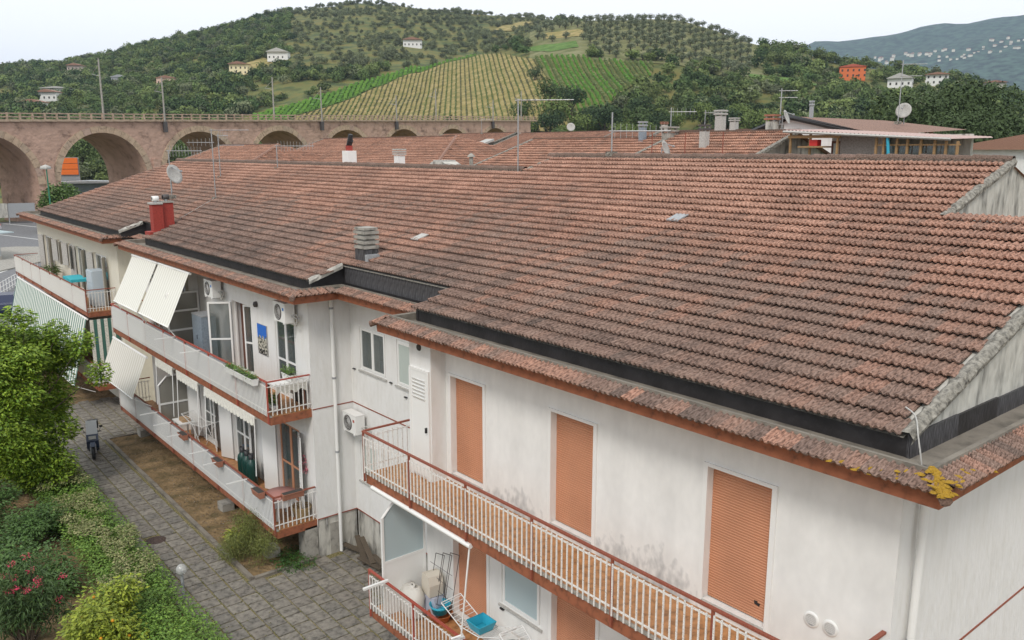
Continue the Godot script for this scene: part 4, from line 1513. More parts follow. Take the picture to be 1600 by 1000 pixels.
func hillside_houses():
	var rm = M.tiles[1]
	house(-562, -229, 12, 9, 7.0, 1.6, mat([0.75, 0.66, 0.42], 0.9), rm, "cream two storey house in the dry field on the hillside")
	house(-571, -261, 14, 9, 5.2, 2.6, M.wall, M.stone, "white gabled house on the hillside above the cream one")
	house(-572, -372, 15, 9, 5.2, 2.0, M.wall, rm, "white house with tiled roof among dark trees on the slope")
	house(-599, -121, 13, 9, 5, 1.6, M.wall, rm, "low white house with red roof behind the viaduct")
	house(-557, -104, 14, 8, 3.6, 1.6, M.wall, rm, "long white shed with orange roof just above the viaduct")
	house(-782, -180, 12, 9, 7, 1.8, mat([0.55, 0.45, 0.40], 0.9), rm, "pinkish house high in the wood")
	house(-652, -178, 11, 8, 4.5, 1.6, M.grey, M.grey, "grey flat house half hidden in the trees")
	house(-598, -193, 12, 8, 4.5, 1.6, mat([0.6, 0.42, 0.34], 0.9), rm, "salmon house with red roof beside tall trees")
	house(-624, -132, 20, 9, 5.0, 1.0, M.wall, M.stone, "wide pale apartment house above the viaduct")
	house(-264, -473, 15, 10, 6.5, 1.5, mat([0.62, 0.16, 0.055], 0.9), mat([0.42, 0.1, 0.06], 0.9), "orange red villa among the trees on the ridge", null, 0.55)
	house(-229, -461, 13, 9, 4.5, 2.6, M.wall, M.stone, "white gabled house below the orange villa", null, 0.35)
	house(-232, -510, 12, 9, 6.0, 1.2, M.wall, rm, "white two storey house on the wooded ridge", null, 0.45)
	house(-220, -560, 12, 9, 5.0, 1.2, M.cream, rm, "small cream house near the end of the ridge", null, 0.45)
	# the village strung along the far ridge
	var proto = null
	var R = [[0.15, 120], [0.25, 360], [0.345, 500], [0.41, 535], [0.48, 560], [0.53, 580], [0.60, 600], [0.75, 640], [1.1, 680]]
	for i in 64:
		var a = lerpf(0.375, 0.60, pow(i / 64.0, 0.9)) + rr(-0.004, 0.004)
		var d = 3560.0 + rr(-130, 60) + a * 300
		var dir = (FH + RH * a).normalized()
		var y = tab(R, a) * (d - 2400.0) / 2000.0 + bumps.get_noise_2d(dir.x * d * 0.3, dir.y * d * 0.3) * 36.0 * minf((d - 2400.0) / 2000.0, 1.0)
		var at = Vector3(dir.x * d, y + 2.0, dir.y * d)
		if proto == null:
			proto = thing("village_house", "tiny pale house in the village strung along the far ridge", "house", at, "village houses on the far ridge")
			part("wall", B(-5, -6, -4, 5, 4, 4), M.cream, proto)
			var s = S()
			prism(s, [Vector2(-6, 4), Vector2(0, 6), Vector2(6, 4)], Transform3D(Basis.IDENTITY, Vector3(0, 0, -5)), 10)
			part("roof", s, rm, proto)
		else: copy(proto, at, rr(0, 3), "", "", rr(0.7, 1.3))

# ---------------------------------------------------------------- viaduct
func viaduct():
	var L = 20.4
	var u = Vector3(-0.2807, 0, -0.9597)
	var n = Vector3(0.9597, 0, -0.2807)
	var v = thing("railway_viaduct", "long pink brown masonry railway viaduct with round arches", "viaduct")
	v.transform = Transform3D(Basis(u, Vector3.UP, n), Vector3(-163.2, 0, -31.6))
	var D = 13.5
	var deck = func(s): return 17.05 + s * 0.027
	var hw = 8.3
	for bay in range(-2, 8):
		var s0 = bay * L
		var s1 = s0 + L
		var sc = (s0 + s1) / 2
		var crown = deck.call(sc) - 2.1
		var spring = crown - hw
		var last = bay == 7
		if last:
			part("abutment", B(s0, -1, -D, s0 + 9, deck.call(s0) + 0.1, 0), M.masonry, v)
			continue
		var arc = []
		for i in 25:
			var t = PI - PI * i / 24.0
			arc.append(Vector2(sc + cos(t) * hw, spring + sin(t) * hw))
		var s = S()
		for side in 2:
			var z = 0.0 if side == 0 else -D
			var qs = []
			qs.append([Vector3(s0, deck.call(s0), z), Vector3(sc - hw, deck.call(sc - hw), z), Vector3(sc - hw, -1, z), Vector3(s0, -1, z)])
			qs.append([Vector3(sc + hw, deck.call(sc + hw), z), Vector3(s1, deck.call(s1), z), Vector3(s1, -1, z), Vector3(sc + hw, -1, z)])
			for i in 24:
				var a = arc[i]
				var b = arc[i + 1]
				qs.append([Vector3(a.x, deck.call(a.x), z), Vector3(b.x, deck.call(b.x), z), Vector3(b.x, b.y, z), Vector3(a.x, a.y, z)])
			for q in qs:
				if side == 0: q4(s, q[0], q[1], q[2], q[3])
				else: q4(s, q[3], q[2], q[1], q[0])
		q4(s, Vector3(s0, deck.call(s0), -D), Vector3(s1, deck.call(s1), -D), Vector3(s1, deck.call(s1), 0), Vector3(s0, deck.call(s0), 0))
		part("spandrel_wall", s, M.masonry, v)
		s = S()
		s.set_smooth_group(3)
		for i in 24:
			q4(s, Vector3(arc[i].x, arc[i].y, 0), Vector3(arc[i + 1].x, arc[i + 1].y, 0), Vector3(arc[i + 1].x, arc[i + 1].y, -D), Vector3(arc[i].x, arc[i].y, -D))
		s.set_smooth_group(-1)
		for e in [-1, 1]:
			var x = sc + e * hw
			q4(s, Vector3(x, spring, 0), Vector3(x, spring, -D), Vector3(x, -1, -D), Vector3(x, -1, 0))
		part("vault", s, M.masonry, v)
		for i in 19:
			var t0 = PI - PI * (i + 0.02) / 19.0
			var t1 = PI - PI * (i + 0.98) / 19.0
			var pr = 0.10 + rr(0, 0.06)
			var q = S()
			prism(q, [Vector2(sc + cos(t0) * hw, spring + sin(t0) * hw), Vector2(sc + cos(t0) * (hw + 1.15), spring + sin(t0) * (hw + 1.15)), Vector2(sc + cos(t1) * (hw + 1.15), spring + sin(t1) * (hw + 1.15)), Vector2(sc + cos(t1) * hw, spring + sin(t1) * hw)], Transform3D(Basis.IDENTITY, Vector3(0, 0, -0.05)), 0.05 + pr)
			part("voussoir", q, M.archstone[[0, 0, 2, 0, 1, 2, 3][rng.randi() % 7]], v)
		part("pier_band", B(s0 - 0.75, -0.5, -0.1, s0 + 0.75, spring + 3.0, 0.35), M.masonry, v)
	# cornice, parapet posts and rails
	for k in range(-20, 76):
		var s0 = k * 2.04
		var y = deck.call(s0)
		part("coping", B(s0, y - 0.15, -0.2, s0 + 2.02, y + 0.22, 0.45), M.archstone[1], v)
		part("parapet_post", B(s0 + 0.05, y + 0.22, 0.08, s0 + 0.30, y + 1.28 + rr(-0.06, 0.06), 0.36), M.archstone[1], v)
		for yy in [0.55, 1.1]:
			part("parapet_rail", B(s0 + 0.3, y + yy, 0.16, s0 + 2.09, y + yy + 0.17, 0.30), M.archstone[3], v)
	# catenary masts
	var mp = null
	for q in [[0.556, 10.8, -1.0], [1.107, 10.2, 0.6], [2.47, 9.2, -1.0], [3.08, 9.6, 0.6], [4.33, 8.5, 0.6], [5.2, 8.6, -1.0], [7.25, 9.0, -1.0], [6.4, 8.2, 0.6]]:
		var s0 = q[0] * L
		var at = v.transform * Vector3(s0, deck.call(s0) - (2.2 if q[2] > 0 else 0.0), q[2])
		var m = thing("catenary_mast", "slender concrete railway mast rising above the viaduct parapet", "mast", at, "railway masts on the viaduct")
		var s = S()
		tb(s, Vector3.ZERO, Vector3(0, q[1], 0), 0.20, 8, 0.13)
		part("pole", s, M.concrete, m)
		if q[2] > 0: part("foot_bracket", B(-0.35, 0, -0.35, 0.35, 2.0, 0.35), M.iron, m)
		s = S()
		tb(s, Vector3(0, q[1] * 0.72, 0), Vector3(-2.4, q[1] * 0.76, 0.7), 0.05, 5)
		tb(s, Vector3(0, q[1] * 0.92, 0), Vector3(-2.4, q[1] * 0.76, 0.7), 0.03, 5)
		part("bracket_arm", s, M.steel, m)
	# things beyond the arches
	house(-194, -45, 15, 5, 5.6, 0.3, M.bluegrey, M.grey, "low grey workshop with open dark door beyond the arch", 0.0, 1.25, "workshop")
	var o = thing("orange_hoarding", "stacked orange site panels above the grey workshop", "panels", Vector3(-199.5, 0, -42), "", 1.25)
	for i in 3: part("panel", B(-1.6, 7.0 + i * 1.2, -0.3, 2.2, 8.1 + i * 1.2, 0.0), mat([0.75, 0.16, 0.02], 0.6), o)
	part("panel_frame", B(-1.8, 0, -0.6, 2.4, 10.6, -0.3), M.grey, o)
	var lamp = thing("street_lamp", "green street lamp post with white globe head before the arch", "lamp", Vector3(-128, 0, -24.5))
	var s3 = S()
	var gm = mat([0.03, 0.17, 0.10], 0.5)
	tb(s3, Vector3.ZERO, Vector3(0, 9.6, 0), 0.13, 8, 0.08)
	part("post", s3, gm, lamp)
	s3 = S()
	lathe(s3, [Vector2(0.0, 0.0), Vector2(0.7, 0.05), Vector2(0.62, 0.4), Vector2(0.0, 0.65)], Transform3D(Basis.IDENTITY, Vector3(-0.5, 9.6, 0)), 14)
	part("lamp_head", s3, M.stone, lamp)
	var bs = bush("round_bush", "round green bush at the foot of the viaduct pier", Vector3(-143, 0, -29), Vector3(3.2, 3.6, 3.2), Color(0.09, 0.15, 0.03), 5000, 0.5, 31)

func bush(n, label, at, r, col, cnt, leafsz, sd, cat = "bush", group = ""):
	var t = thing(n, label, cat, at, group)
	var g = RandomNumberGenerator.new()
	g.seed = sd
	var s = S()
	for i in 6:
		var a = TAU * i / 6.0
		tb(s, Vector3(0, -0.05, 0), Vector3(cos(a) * r.x * 0.5, r.y * 0.9, sin(a) * r.z * 0.5), 0.03 * r.y, 5, 0.008 * r.y)
	part("stems", s, M.bark, t)
	var xs = []
	var cs = []
	for i in cnt:
		var d = Vector3(g.randfn(), g.randfn(), g.randfn()).normalized()
		var k = g.randf_range(0.55, 1.05) + 0.1 * sin(d.x * 9 + sd) * cos(d.z * 8)
		var p = Vector3(d.x * r.x * k, r.y * (1.0 + d.y * k), d.z * r.z * k)
		if p.y < 0.05: continue
		xs.append(Transform3D(Basis.from_euler(Vector3(g.randf_range(-0.9, 0.9), g.randf() * TAU, g.randf_range(-0.9, 0.9))).scaled(Vector3.ONE * leafsz * g.randf_range(0.7, 1.3)), p))
		var v = g.randf_range(0.7, 1.3)
		cs.append(Color(col.r * v, col.g * v, col.b * v * g.randf_range(0.8, 1.2)))
	multi("foliage", leaf_mesh(), M.leaf, xs, cs, t)
	return t

var _leaf = null
func leaf_mesh():
	# one folded pointed leaf, length 1 along x
	if _leaf: return _leaf
	var s = S()
	var a = Vector3(0, 0, 0)
	var b = Vector3(0.45, 0.06, 0.24)
	var c = Vector3(1.0, -0.12, 0)
	var d = Vector3(0.45, 0.06, -0.24)
	var m = Vector3(0.5, -0.02, 0)
	for q in [[a, m, b], [m, c, b], [a, d, m], [m, d, c]]:
		t3(s, q[0], q[1], q[2])
	_leaf = fin(s)
	return _leaf

# ---------------------------------------------------------------- roofs behind
func gable_house(x0, x1, ze, zr, yr, depth_back, label, seed_row, pale = false, hip = false):
	var o = thing("tiled_house", label, "house")
	var run = ze - zr
	var ye = yr - run * SL
	var zb = zr - depth_back
	var yb = yr - depth_back * SL
	part("wall", B(x0 + 0.36, 0, zb + 0.01, x1 - (0.5 if hip else 0.36), minf(ye, yb) - 0.06, ze - 0.41), M.wall, o)
	for x in [x0 + 0.3, x1 - 0.35]:
		if hip and x > x0 + 1: continue
		var s = S()
		prism(s, [Vector2(-ze + 0.4, ye - 0.06), Vector2(-zr, yr - 0.06), Vector2(-zb, yb - 0.06), Vector2(-zb, 8.0), Vector2(-ze + 0.4, 8.0)], Transform3D(Basis(Vector3(0, 0, -1), Vector3.UP, Vector3(1, 0, 0)), Vector3(x, 0, 0)), 0.05)
		part("gable_wall", s, M.plaster, o)
	var r = node("roof", o)
	var xr = x1 - run if hip else x1
	var s = S()
	q4(s, Vector3(x0, yr - 0.04, zr), Vector3(xr, yr - 0.04, zr), Vector3(x1, ye - 0.04, ze), Vector3(x0, ye - 0.04, ze))
	q4(s, Vector3(xr, yr - 0.04, zr), Vector3(x0, yr - 0.04, zr), Vector3(x0, yb - 0.04, zb), Vector3(x1, yb - 0.04, zb))
	if hip: t3(s, Vector3(xr, yr - 0.04, zr), Vector3(x1, yb - 0.04, zb), Vector3(x1, ye - 0.04, ze))
	part("roof_deck", s, M.tiles[1], r)
	var xs = []
	var cs = []
	var pal = tile_palette()
	for face in 2 if hip else 1:
		var bs = tile_basis(Vector2(0, 1) if face == 0 else Vector2(1, 0), SL)
		for row in int(run / 0.375) + 1:
			var u = row * 0.375
			var wd = (x1 - x0 - (u if hip else 0.0)) if face == 0 else (run + depth_back - u * (1.0 + depth_back / run))
			for c in int(wd / 0.235):
				var t = c * 0.235 + (0.117 if row % 2 else 0.0)
				var p = Vector3(x0 + t, ye + u * SL, ze - u) if face == 0 else Vector3(x1 - u, ye + u * SL, ze - u - t)
				xs.append(Transform3D(bs * Basis(Vector3.FORWARD, rr(-0.02, 0.02)), p + Vector3(0, rr(-0.004, 0.006), 0)))
				var k = pal[[0, 2, 0, 1, 2, 3, 8][rng.randi() % 7]]
				var v = (1.12 if pale else 1.0) + rr(-0.08, 0.08) + wear.get_noise_2d(p.x * 3 + seed_row, p.z * 3) * 0.25
				cs.append(Color(k.r * v, k.g * v * 0.97, k.b * v * 0.93))
	multi("roof_tile_field", tile_mesh(61), M.tile, xs, cs, r)
	part("ridge_cap", B(x0, yr - 0.05, zr - 0.12, xr, yr + 0.13, zr + 0.12), M.ridge, r)
	if hip:
		s = S()
		tb(s, Vector3(xr, yr + 0.05, zr), Vector3(x1, ye + 0.05, ze), 0.12, 6)
		part("hip_cap", s, M.tiles[3], r)
	var b0 = tile_basis(Vector2(0, 1), SL)
	for x in [x0] if hip else [x0, x1]:
		s = S()
		ob(s, Transform3D(b0, Vector3(x, (yr + ye) / 2 + 0.04, (zr + ze) / 2)), Vector3(0.2, 0.12, run / cos(atan(SL))))
		part("verge_mortar", s, M.mortar, r)
	return o

func small_chimney(at, h, w, m, cap, label):
	var o = thing("roof_chimney", label, "chimney", at, "chimneys on the far roofs")
	part("stack", B(-w, -1.0, -w, w, h, w), m, o)
	for i in 2: part("cap_slat", B(-w * 1.3, h + 0.06 + i * 0.16, -w * 1.3, w * 1.3, h + 0.14 + i * 0.16, w * 1.3), cap, o)
	for i in 4: part("cap_leg", B((-w if i % 2 else w * 0.7), h, (-w if i < 2 else w * 0.7), (-w * 0.7 if i % 2 else w), h + 0.24, (-w * 0.7 if i < 2 else w)), m, o)
	return o

func background_buildings():
	gable_house(-38.0, -27.5, -27.6, -33, 12.75, 6, "tiled house roof just behind the long ridge with a white plastered gable", 1, true)
	gable_house(-27.2, -20.6, -27.6, -33, 12.95, 6, "orange tiled house roof next to the sheltered roof terrace", 2, true)
	gable_house(-78, -46, -30.5, -40, 13.2, 9, "wide orange tiled roof in front of the viaduct arches", 3, true, true)
	gable_house(-84, -66, -26.9, -32, 12.6, 5, "low hipped tiled roof beside the television masts", 4, true, true)
	gable_house(-100, -84, -62, -70, 14.3, 8, "pink tiled roof close under the end of the viaduct", 5)
	gable_house(-83, -66, -62, -70, 14.2, 8, "pink tiled roof with a sloping white skylight", 6)
	gable_house(-65, -48, -60, -68, 14.0, 8, "pink tiled roof before the dark tree belt", 7)
	gable_house(-47, -36, -48, -55, 13.6, 8, "pink tiled roof behind the pale chimneys", 8)
	gable_house(-35, -26, -50, -57, 13.5, 8, "pink tiled roof behind the satellite dish with bracket", 9)
	# long sloping white skylights
	for p in [[-84.5, -64.0, 12.9], [-70.0, -63.5, 12.8], [-50.5, -62.0, 12.6]]:
		var s = S()
		ob(s, Transform3D(tile_basis(Vector2(0, 1), SL), Vector3(p[0], p[2] - 0.2, p[1])), Vector3(1.6, 0.25, 4.5))
		solo("roof_skylight", s, M.stone, "long sloping white skylight on a pink tiled roof", "skylight", "skylights on the far roofs")
	small_chimney(Vector3(-29.2, 12.4, -32.6), 0.9, 0.14, M.bluegrey, M.grey, "blue grey metal chimney on the ridge behind")
	small_chimney(Vector3(-27.3, 12.4, -32.4), 0.6, 0.26, M.concrete, M.concrete, "squat concrete chimney on the plastered gable")
	small_chimney(Vector3(-24.1, 11.9, -31.0), 1.1, 0.16, M.stone, M.iron, "slim white chimney with dark flared foot")
	small_chimney(Vector3(-22.4, 12.7, -33.6), 0.75, 0.2, M.plaster, M.terracotta, "short chimney with red capped slats")
	small_chimney(Vector3(-27.4, 13.1, -36.5), 0.8, 0.2, M.stone, M.stone, "small white chimney behind the orange tiled roof")
	small_chimney(Vector3(-25.3, 13.9, -41.5), 0.55, 0.08, M.steel, M.steel, "thin steel flue beside the black edged gable")
	small_chimney(Vector3(-40, 13.4, -55), 0.9, 0.24, M.stone, M.stone, "pale chimney on a far pink roof")
	small_chimney(Vector3(-58, 13.8, -68), 0.9, 0.24, M.plaster, M.terracotta, "weathered chimney before the dark tree belt")
	dish(Vector3(-25.2, 12.2, -29.6), 0.40, Vector3(0.9, 0.35, -0.35), "grey satellite dish on a post behind the long ridge")
	dish(Vector3(-22.0, 13.6, -34.0), 0.34, Vector3(0.9, 0.35, -0.3), "satellite dish above a black bracket near the orange roof")
	dish(Vector3(-23.0, 14.3, -47.0), 0.42, Vector3(0.15, 0.25, 0.9), "big round pale dish on a white chimney by the terrace")
	dish(Vector3(-74, 14.8, -70), 0.5, Vector3(0.7, 0.3, 0.5), "small white dish on a pink roof near the viaduct end")
	antenna(Vector3(-22.4, 13.2, -34.2), 1.7, [[1.6, 0.7, 40, 3, 0.12], [1.3, 0.7, 40, 3, 0.12]], "panel antenna on a pole above the orange tiled roof")
	antenna(Vector3(-27.4, 12.7, -32.6), 1.5, [[1.3, 1.2, 40, 6, 0.4]], "thin antenna on the plastered gable")
	antenna(Vector3(-22.3, 13.6, -45), 3.2, [[3.0, 1.2, 40, 4, 0.12], [2.4, 1.0, 40, 4, 0.12]], "tall lattice antenna behind the terrace roof")
	antenna(Vector3(-42, 13.6, -54), 1.6, [[1.4, 1.2, 40, 8, 0.4]], "little antenna before the dark tree belt")
	antenna(Vector3(-90, 14.3, -69), 2.0, [[1.8, 1.4, 40, 8, 0.4]], "little antenna near the viaduct end")
	for x in [-24.7, -22.9, -21.0]:
		var s = S()
		tb(s, Vector3(x, 10.5, -28.2), Vector3(x, 12.9, -28.2), 0.022, 5)
		solo("iron_rod", s, M.rail, "thin rusty iron rod standing up behind the ridge", "rod", "rusty rods behind the ridge")
	terrace()
	# house with a black edged white gable
	var o = thing("gabled_house", "house with black edged white gable and long tiled slope", "house")
	var s = S()
	prism(s, [Vector2(-27.9, 0), Vector2(-27.9, 13.0), Vector2(-25.6, 13.75), Vector2(-22.6, 13.1), Vector2(-22.6, 0)], Transform3D(Basis.IDENTITY, Vector3(0, 0, -46)), 6)
	part("gable_wall", s, M.wall, o)
	for q in [[Vector3(-28.3, 12.95, -39.7), Vector3(-25.6, 13.9, -39.7)], [Vector3(-25.6, 13.9, -39.7), Vector3(-21.9, 13.1, -39.7)]]:
		s = S()
		tb(s, q[0], q[1], 0.13, 4)
		part("barge_board", s, M.black, o)
	s = S()
	q4(s, Vector3(-25.6, 13.92, -50), Vector3(-20.8, 13.3, -50), Vector3(-20.2, 12.9, -39.6), Vector3(-25.6, 13.92, -39.6))
	q4(s, Vector3(-28.4, 12.95, -48), Vector3(-25.6, 13.92, -48), Vector3(-25.6, 13.92, -39.6), Vector3(-28.4, 12.95, -39.6))
	part("roof", s, M.tiles[8], o)
	# white block at the edge of the street beyond the oaks
	house(-21.5, -66, 8, 10, 12.4, 0.8, M.wall, M.tiles[1], "white apartment house at the street beyond the gable", 0.0, 0.0, "street_house")

func terrace():
	var z = -32.0
	var o = thing("roof_terrace", "roof terrace shelter with corrugated roof and wooden lattice windows", "shelter")
	part("terrace_floor", B(-20.2, 8.0, -35, -13.9, 11.4, z + 0.6), M.plaster, o)
	part("back_wall", B(-20.0, 11.4, -34.8, -14.2, 12.8, -34.6), M.plaster, o)
	part("side_wall", B(-18.3, 11.4, z - 0.5, -16.4, 12.75, z - 0.3), mat([0.36, 0.33, 0.30], 0.95, M.fine, Vector3(1, 1, 1)), o)
	part("door", B(-18.75, 11.4, z - 0.48, -18.3, 12.55, z - 0.42), M.door_brown, o)
	part("door_pane", B(-18.65, 11.5, z - 0.415, -18.4, 12.45, z - 0.405), M.frost, o)
	var s = S()
	var n = 40
	for i in n:
		for k in 2:
			var x0 = lerpf(-20.3, -13.55, (i + k * 0.5) / n)
			var x1 = lerpf(-20.3, -13.55, (i + k * 0.5 + 0.5) / n)
			var f = func(x, zz, up): return Vector3(x, 12.97 - (x + 20.3) * 0.058 + up + (z + 0.7 - zz) * 0.02, zz)
			var a = 0.0 if k == 0 else 0.05
			q4(s, f.call(x0, -34.9, a), f.call(x1, -34.9, 0.05 - a), f.call(x1, z + 0.7, 0.05 - a), f.call(x0, z + 0.7, a))
	part("corrugated_roof", s, mat([0.55, 0.40, 0.36], 0.8, M.fine, Vector3(0.5, 0.5, 0.5)), o)
	s = S()
	tb(s, Vector3(-20.3, 12.93, z + 0.72), Vector3(-13.55, 12.57, z + 0.72), 0.05, 4)
	part("roof_edge", s, M.stone, o)
	var wd = mat([0.36, 0.22, 0.10], 0.8, M.fine, Vector3(1, 1, 1))
	for x in [-20.1, -19.2, -18.0, -16.4, -16.1, -15.6, -15.2, -14.7, -14.2, -13.8, -13.4]:
		part("post", B(x - 0.04, 11.4, z + 0.4, x + 0.04, 12.9 - (x + 20.3) * 0.058, z + 0.48), wd, o)
	for y in [11.9, 12.35]:
		part("lattice_rail", B(-16.4, y, z + 0.42, -13.3, y + 0.05, z + 0.46), wd, o)
	for i in 5:
		var x = -16.05 + i * 0.52
		part("lattice_pane", B(x, 11.9, z + 0.38, x + 0.46, 12.35, z + 0.39), M.glass, o)
	part("beam", B(-20.2, 12.66, z + 0.38, -17.9, 12.78, z + 0.5), wd, o)
	s = S()
	tb(s, Vector3(-15.75, 11.5, z + 0.6), Vector3(-15.9, 12.65, z + 0.6), 0.06, 8)
	solo("blue_parasol", s, M.teal, "folded light blue parasol leaning on the terrace lattice", "parasol")
	solo("red_box", B(-19.2, 12.35, z + 0.2, -18.85, 12.6, z + 0.5), mat([0.5, 0.02, 0.015], 0.5), "bright red box on the small terrace shelf", "box")
	solo("terrace_shelf", B(-19.6, 12.28, z + 0.0, -18.5, 12.345, z + 0.7), wd, "small wooden shelf under the red box", "shelf")

# ---------------------------------------------------------------- yard
func yard():
	var s = S()
	q4(s, Vector3(-64, -0.02, -30), Vector3(20, -0.02, -30), Vector3(20, -0.02, 30), Vector3(-64, -0.02, 30))
	struct("yard_ground", s, M.soil)
	# path of concrete slabs: joint bed, then every slab by itself
	s = S()
	q4(s, Vector3(-44, 0.0, -8.32), Vector3(-12, 0.0, -8.32), Vector3(-12, 0.0, -6.2), Vector3(-44, 0.0, -6.2))
	q4(s, Vector3(-21.95, 0.0, -11.86), Vector3(-12, 0.0, -11.86), Vector3(-12, 0.0, -8.32), Vector3(-21.95, 0.0, -8.32))
	q4(s, Vector3(-44, 0.0, -11.9), Vector3(-37.5, 0.0, -11.9), Vector3(-37.5, 0.0, -8.32), Vector3(-44, 0.0, -8.32))
	var path = struct("path", s, M.joint)
	var sm = []
	for k in 3:
		var g = RandomNumberGenerator.new()
		g.seed = 80 + k
		var q = S()
		var w = 0.235
		var c = []
		for p in [Vector2(-1, -1), Vector2(1, -1), Vector2(1, 1), Vector2(-1, 1)]: c.append(p * (w + g.randf_range(-0.012, 0.006)))
		for i in 4:
			var a = c[i]
			var b = c[(i + 1) % 4]
			q4(q, Vector3(a.x, -0.02, a.y), Vector3(b.x, -0.02, b.y), Vector3(b.x * 0.97, 0.022, b.y * 0.97), Vector3(a.x * 0.97, 0.022, a.y * 0.97))
		q4(q, Vector3(c[0].x * 0.97, 0.022, c[0].y * 0.97), Vector3(c[1].x * 0.97, 0.022, c[1].y * 0.97), Vector3(c[2].x * 0.97, 0.022, c[2].y * 0.97), Vector3(c[3].x * 0.97, 0.022, c[3].y * 0.97))
		sm.append(fin(q))
	var slabs = []
	for i in 64:
		for j in 11:
			var x = -12.2 - i * 0.5
			var z = -6.45 - j * 0.5
			if j % 2: x -= 0.25
			if j > 3 and x < -21.7 and x > -37.6: continue
			if z < -11.8 or (j > 3 and x > -14.5): continue
			if Vector2(x + 26.3, z + 7.0).length() < 0.35: continue
			slabs.append(Vector3(x, 0.004, z))
	slabs.sort_custom(func(a, b): return a.length() < b.length())
	var xs = []
	for i in slabs.size():
		var xf = Transform3D(Basis.from_euler(Vector3(rr(-0.012, 0.012), rr(-0.02, 0.02), rr(-0.012, 0.012))), slabs[i] + Vector3(0, rr(-0.006, 0.006), 0))
		if i < 300: inst("paving_slab", sm[i % 3], M.paver[rng.randi() % 4], path, xf)
		else: xs.append(xf)
	if xs.size(): multi("paving_slab_field", sm[0], M.paver[0], xs, [], path)
	# weeds in the joints
	var wx = []
	var wc = []
	for i in 900:
		var x = rr(-38, -13)
		var z = -6.2 - 0.5 * (rng.randi() % 5) + rr(-0.03, 0.03)
		if rng.randf() < 0.4:
			x = -12.45 - 0.5 * (rng.randi() % 50)
			z = rr(-8.2, -6.3)
		for k in 3:
			wx.append(Transform3D(Basis.from_euler(Vector3(rr(-0.4, 0.4), rr(0, TAU), rr(0.3, 1.2))).scaled(Vector3.ONE * rr(0.02, 0.06)), Vector3(x + rr(-0.03, 0.03), 0.015, z)))
			var v = rr(0.7, 1.2)
			wc.append(Color(0.16 * v, 0.15 * v, 0.05 * v))
	multi("joint_weeds", leaf_mesh(), M.leaf, wx, wc, path)
	# kerb stones
	var kb = thing("kerb", "long low concrete kerb between the slab path and the bare soil", "kerb")
	for i in 16:
		part("kerb_stone", B(-37.3 + i * 0.96, -0.1, -8.42, -37.3 + i * 0.96 + 0.945, 0.10 + rr(-0.01, 0.01), -8.29), M.gutter, kb)
	for i in 3: part("kerb_stone", B(-22.0, -0.1, -9.1 - i * 0.7, -21.86, 0.09 + rr(-0.01, 0.01), -8.43 - i * 0.7), M.gutter, kb)
	for i in 2: part("kerb_stone", B(-37.42, -0.1, -9.4 - i * 1.0, -37.30, 0.10, -8.43 - i * 1.0), M.gutter, kb)
	s = S()
	s.set_smooth_group(1)
	var prev = []
	for i in 65:
		var col = []
		for j in 10:
			var x = lerpf(-37.3, -22.0, i / 64.0)
			var z = lerpf(-8.42, -10.9, j / 9.0)
			col.append(Vector3(x, 0.045 + bumps.get_noise_2d(x * 120, z * 120) * 0.05 + bumps.get_noise_2d(x * 400, z * 400) * 0.025, z))
		if i > 0:
			for j in 9: q4(s, prev[j + 1], col[j + 1], col[j], prev[j])
		prev = col
	struct("soil_bed", s, M.soil)
	s = S()
	lathe(s, [Vector2(0.0, 0.035), Vector2(0.26, 0.035), Vector2(0.30, 0.03), Vector2(0.31, 0.0)], Transform3D(Basis.IDENTITY, Vector3(-26.3, 0.0, -7.0)), 22)
	for r in [0.09, 0.17, 0.24]:
		for i in 20:
			var t = TAU * i / 20.0
			ob(s, Transform3D(Basis(Vector3.UP, -t), Vector3(-26.3 + cos(t) * r, 0.037, -7.0 + sin(t) * r)), Vector3(0.03, 0.01, r * 0.2))
	solo("manhole_cover", s, mat([0.085, 0.055, 0.045], 0.7, M.fine, Vector3(2, 2, 2)), "round rusty manhole cover set in the slab path", "manhole cover")
	for p in [[-27.15, -9.6], [-37.0, -9.75], [-23.0, -9.4]]:
		solo("concrete_block", B(p[0] - 0.25, 0.0, p[1] - 0.2, p[0] + 0.25, 0.32, p[1] + 0.2), M.concrete, "pale concrete block lying in the soil under the balcony", "block", "blocks under the balcony")
	var pl = thing("plank_pile", "dark old planks leaning in the corner by the downpipe", "planks", Vector3(-20.9, 0, -11.5))
	for i in 5:
		s = S()
		ob(s, Transform3D(Basis.from_euler(Vector3(rr(-0.2, 0.2), rr(-0.3, 0.3), rr(-0.5, 0.3))), Vector3(0.35 * i - 0.5, 0.2 + 0.12 * (i % 3), rr(-0.1, 0.2))), Vector3(1.1, 0.05, 0.16))
		part("plank", s, M.bark, pl)
	# small stones and litter on the bare soil
	var rx = []
	var rc = []
	for i in 700:
		rx.append(Transform3D(Basis.from_euler(Vector3(rr(0, 6), rr(0, 6), 0)).scaled(Vector3(rr(0.012, 0.04), rr(0.008, 0.02), rr(0.012, 0.035))), Vector3(rr(-37.2, -22.1), 0.06, rr(-10.6, -8.45))))
		var v = rr(0.08, 0.3)
		rc.append(Color(v, v * 0.82, v * 0.62))
	var st = S()
	ob(st, Transform3D.IDENTITY, Vector3(1, 1, 1))
	var mm = mat([1, 1, 1], 0.95)
	mm.vertex_color_use_as_albedo = true
	var o = multi("soil_pebbles", fin(st), mm, rx, rc, self)
	tag(o, "small pebbles and litter strewn on the bare soil bed", "pebbles", "", "stuff")

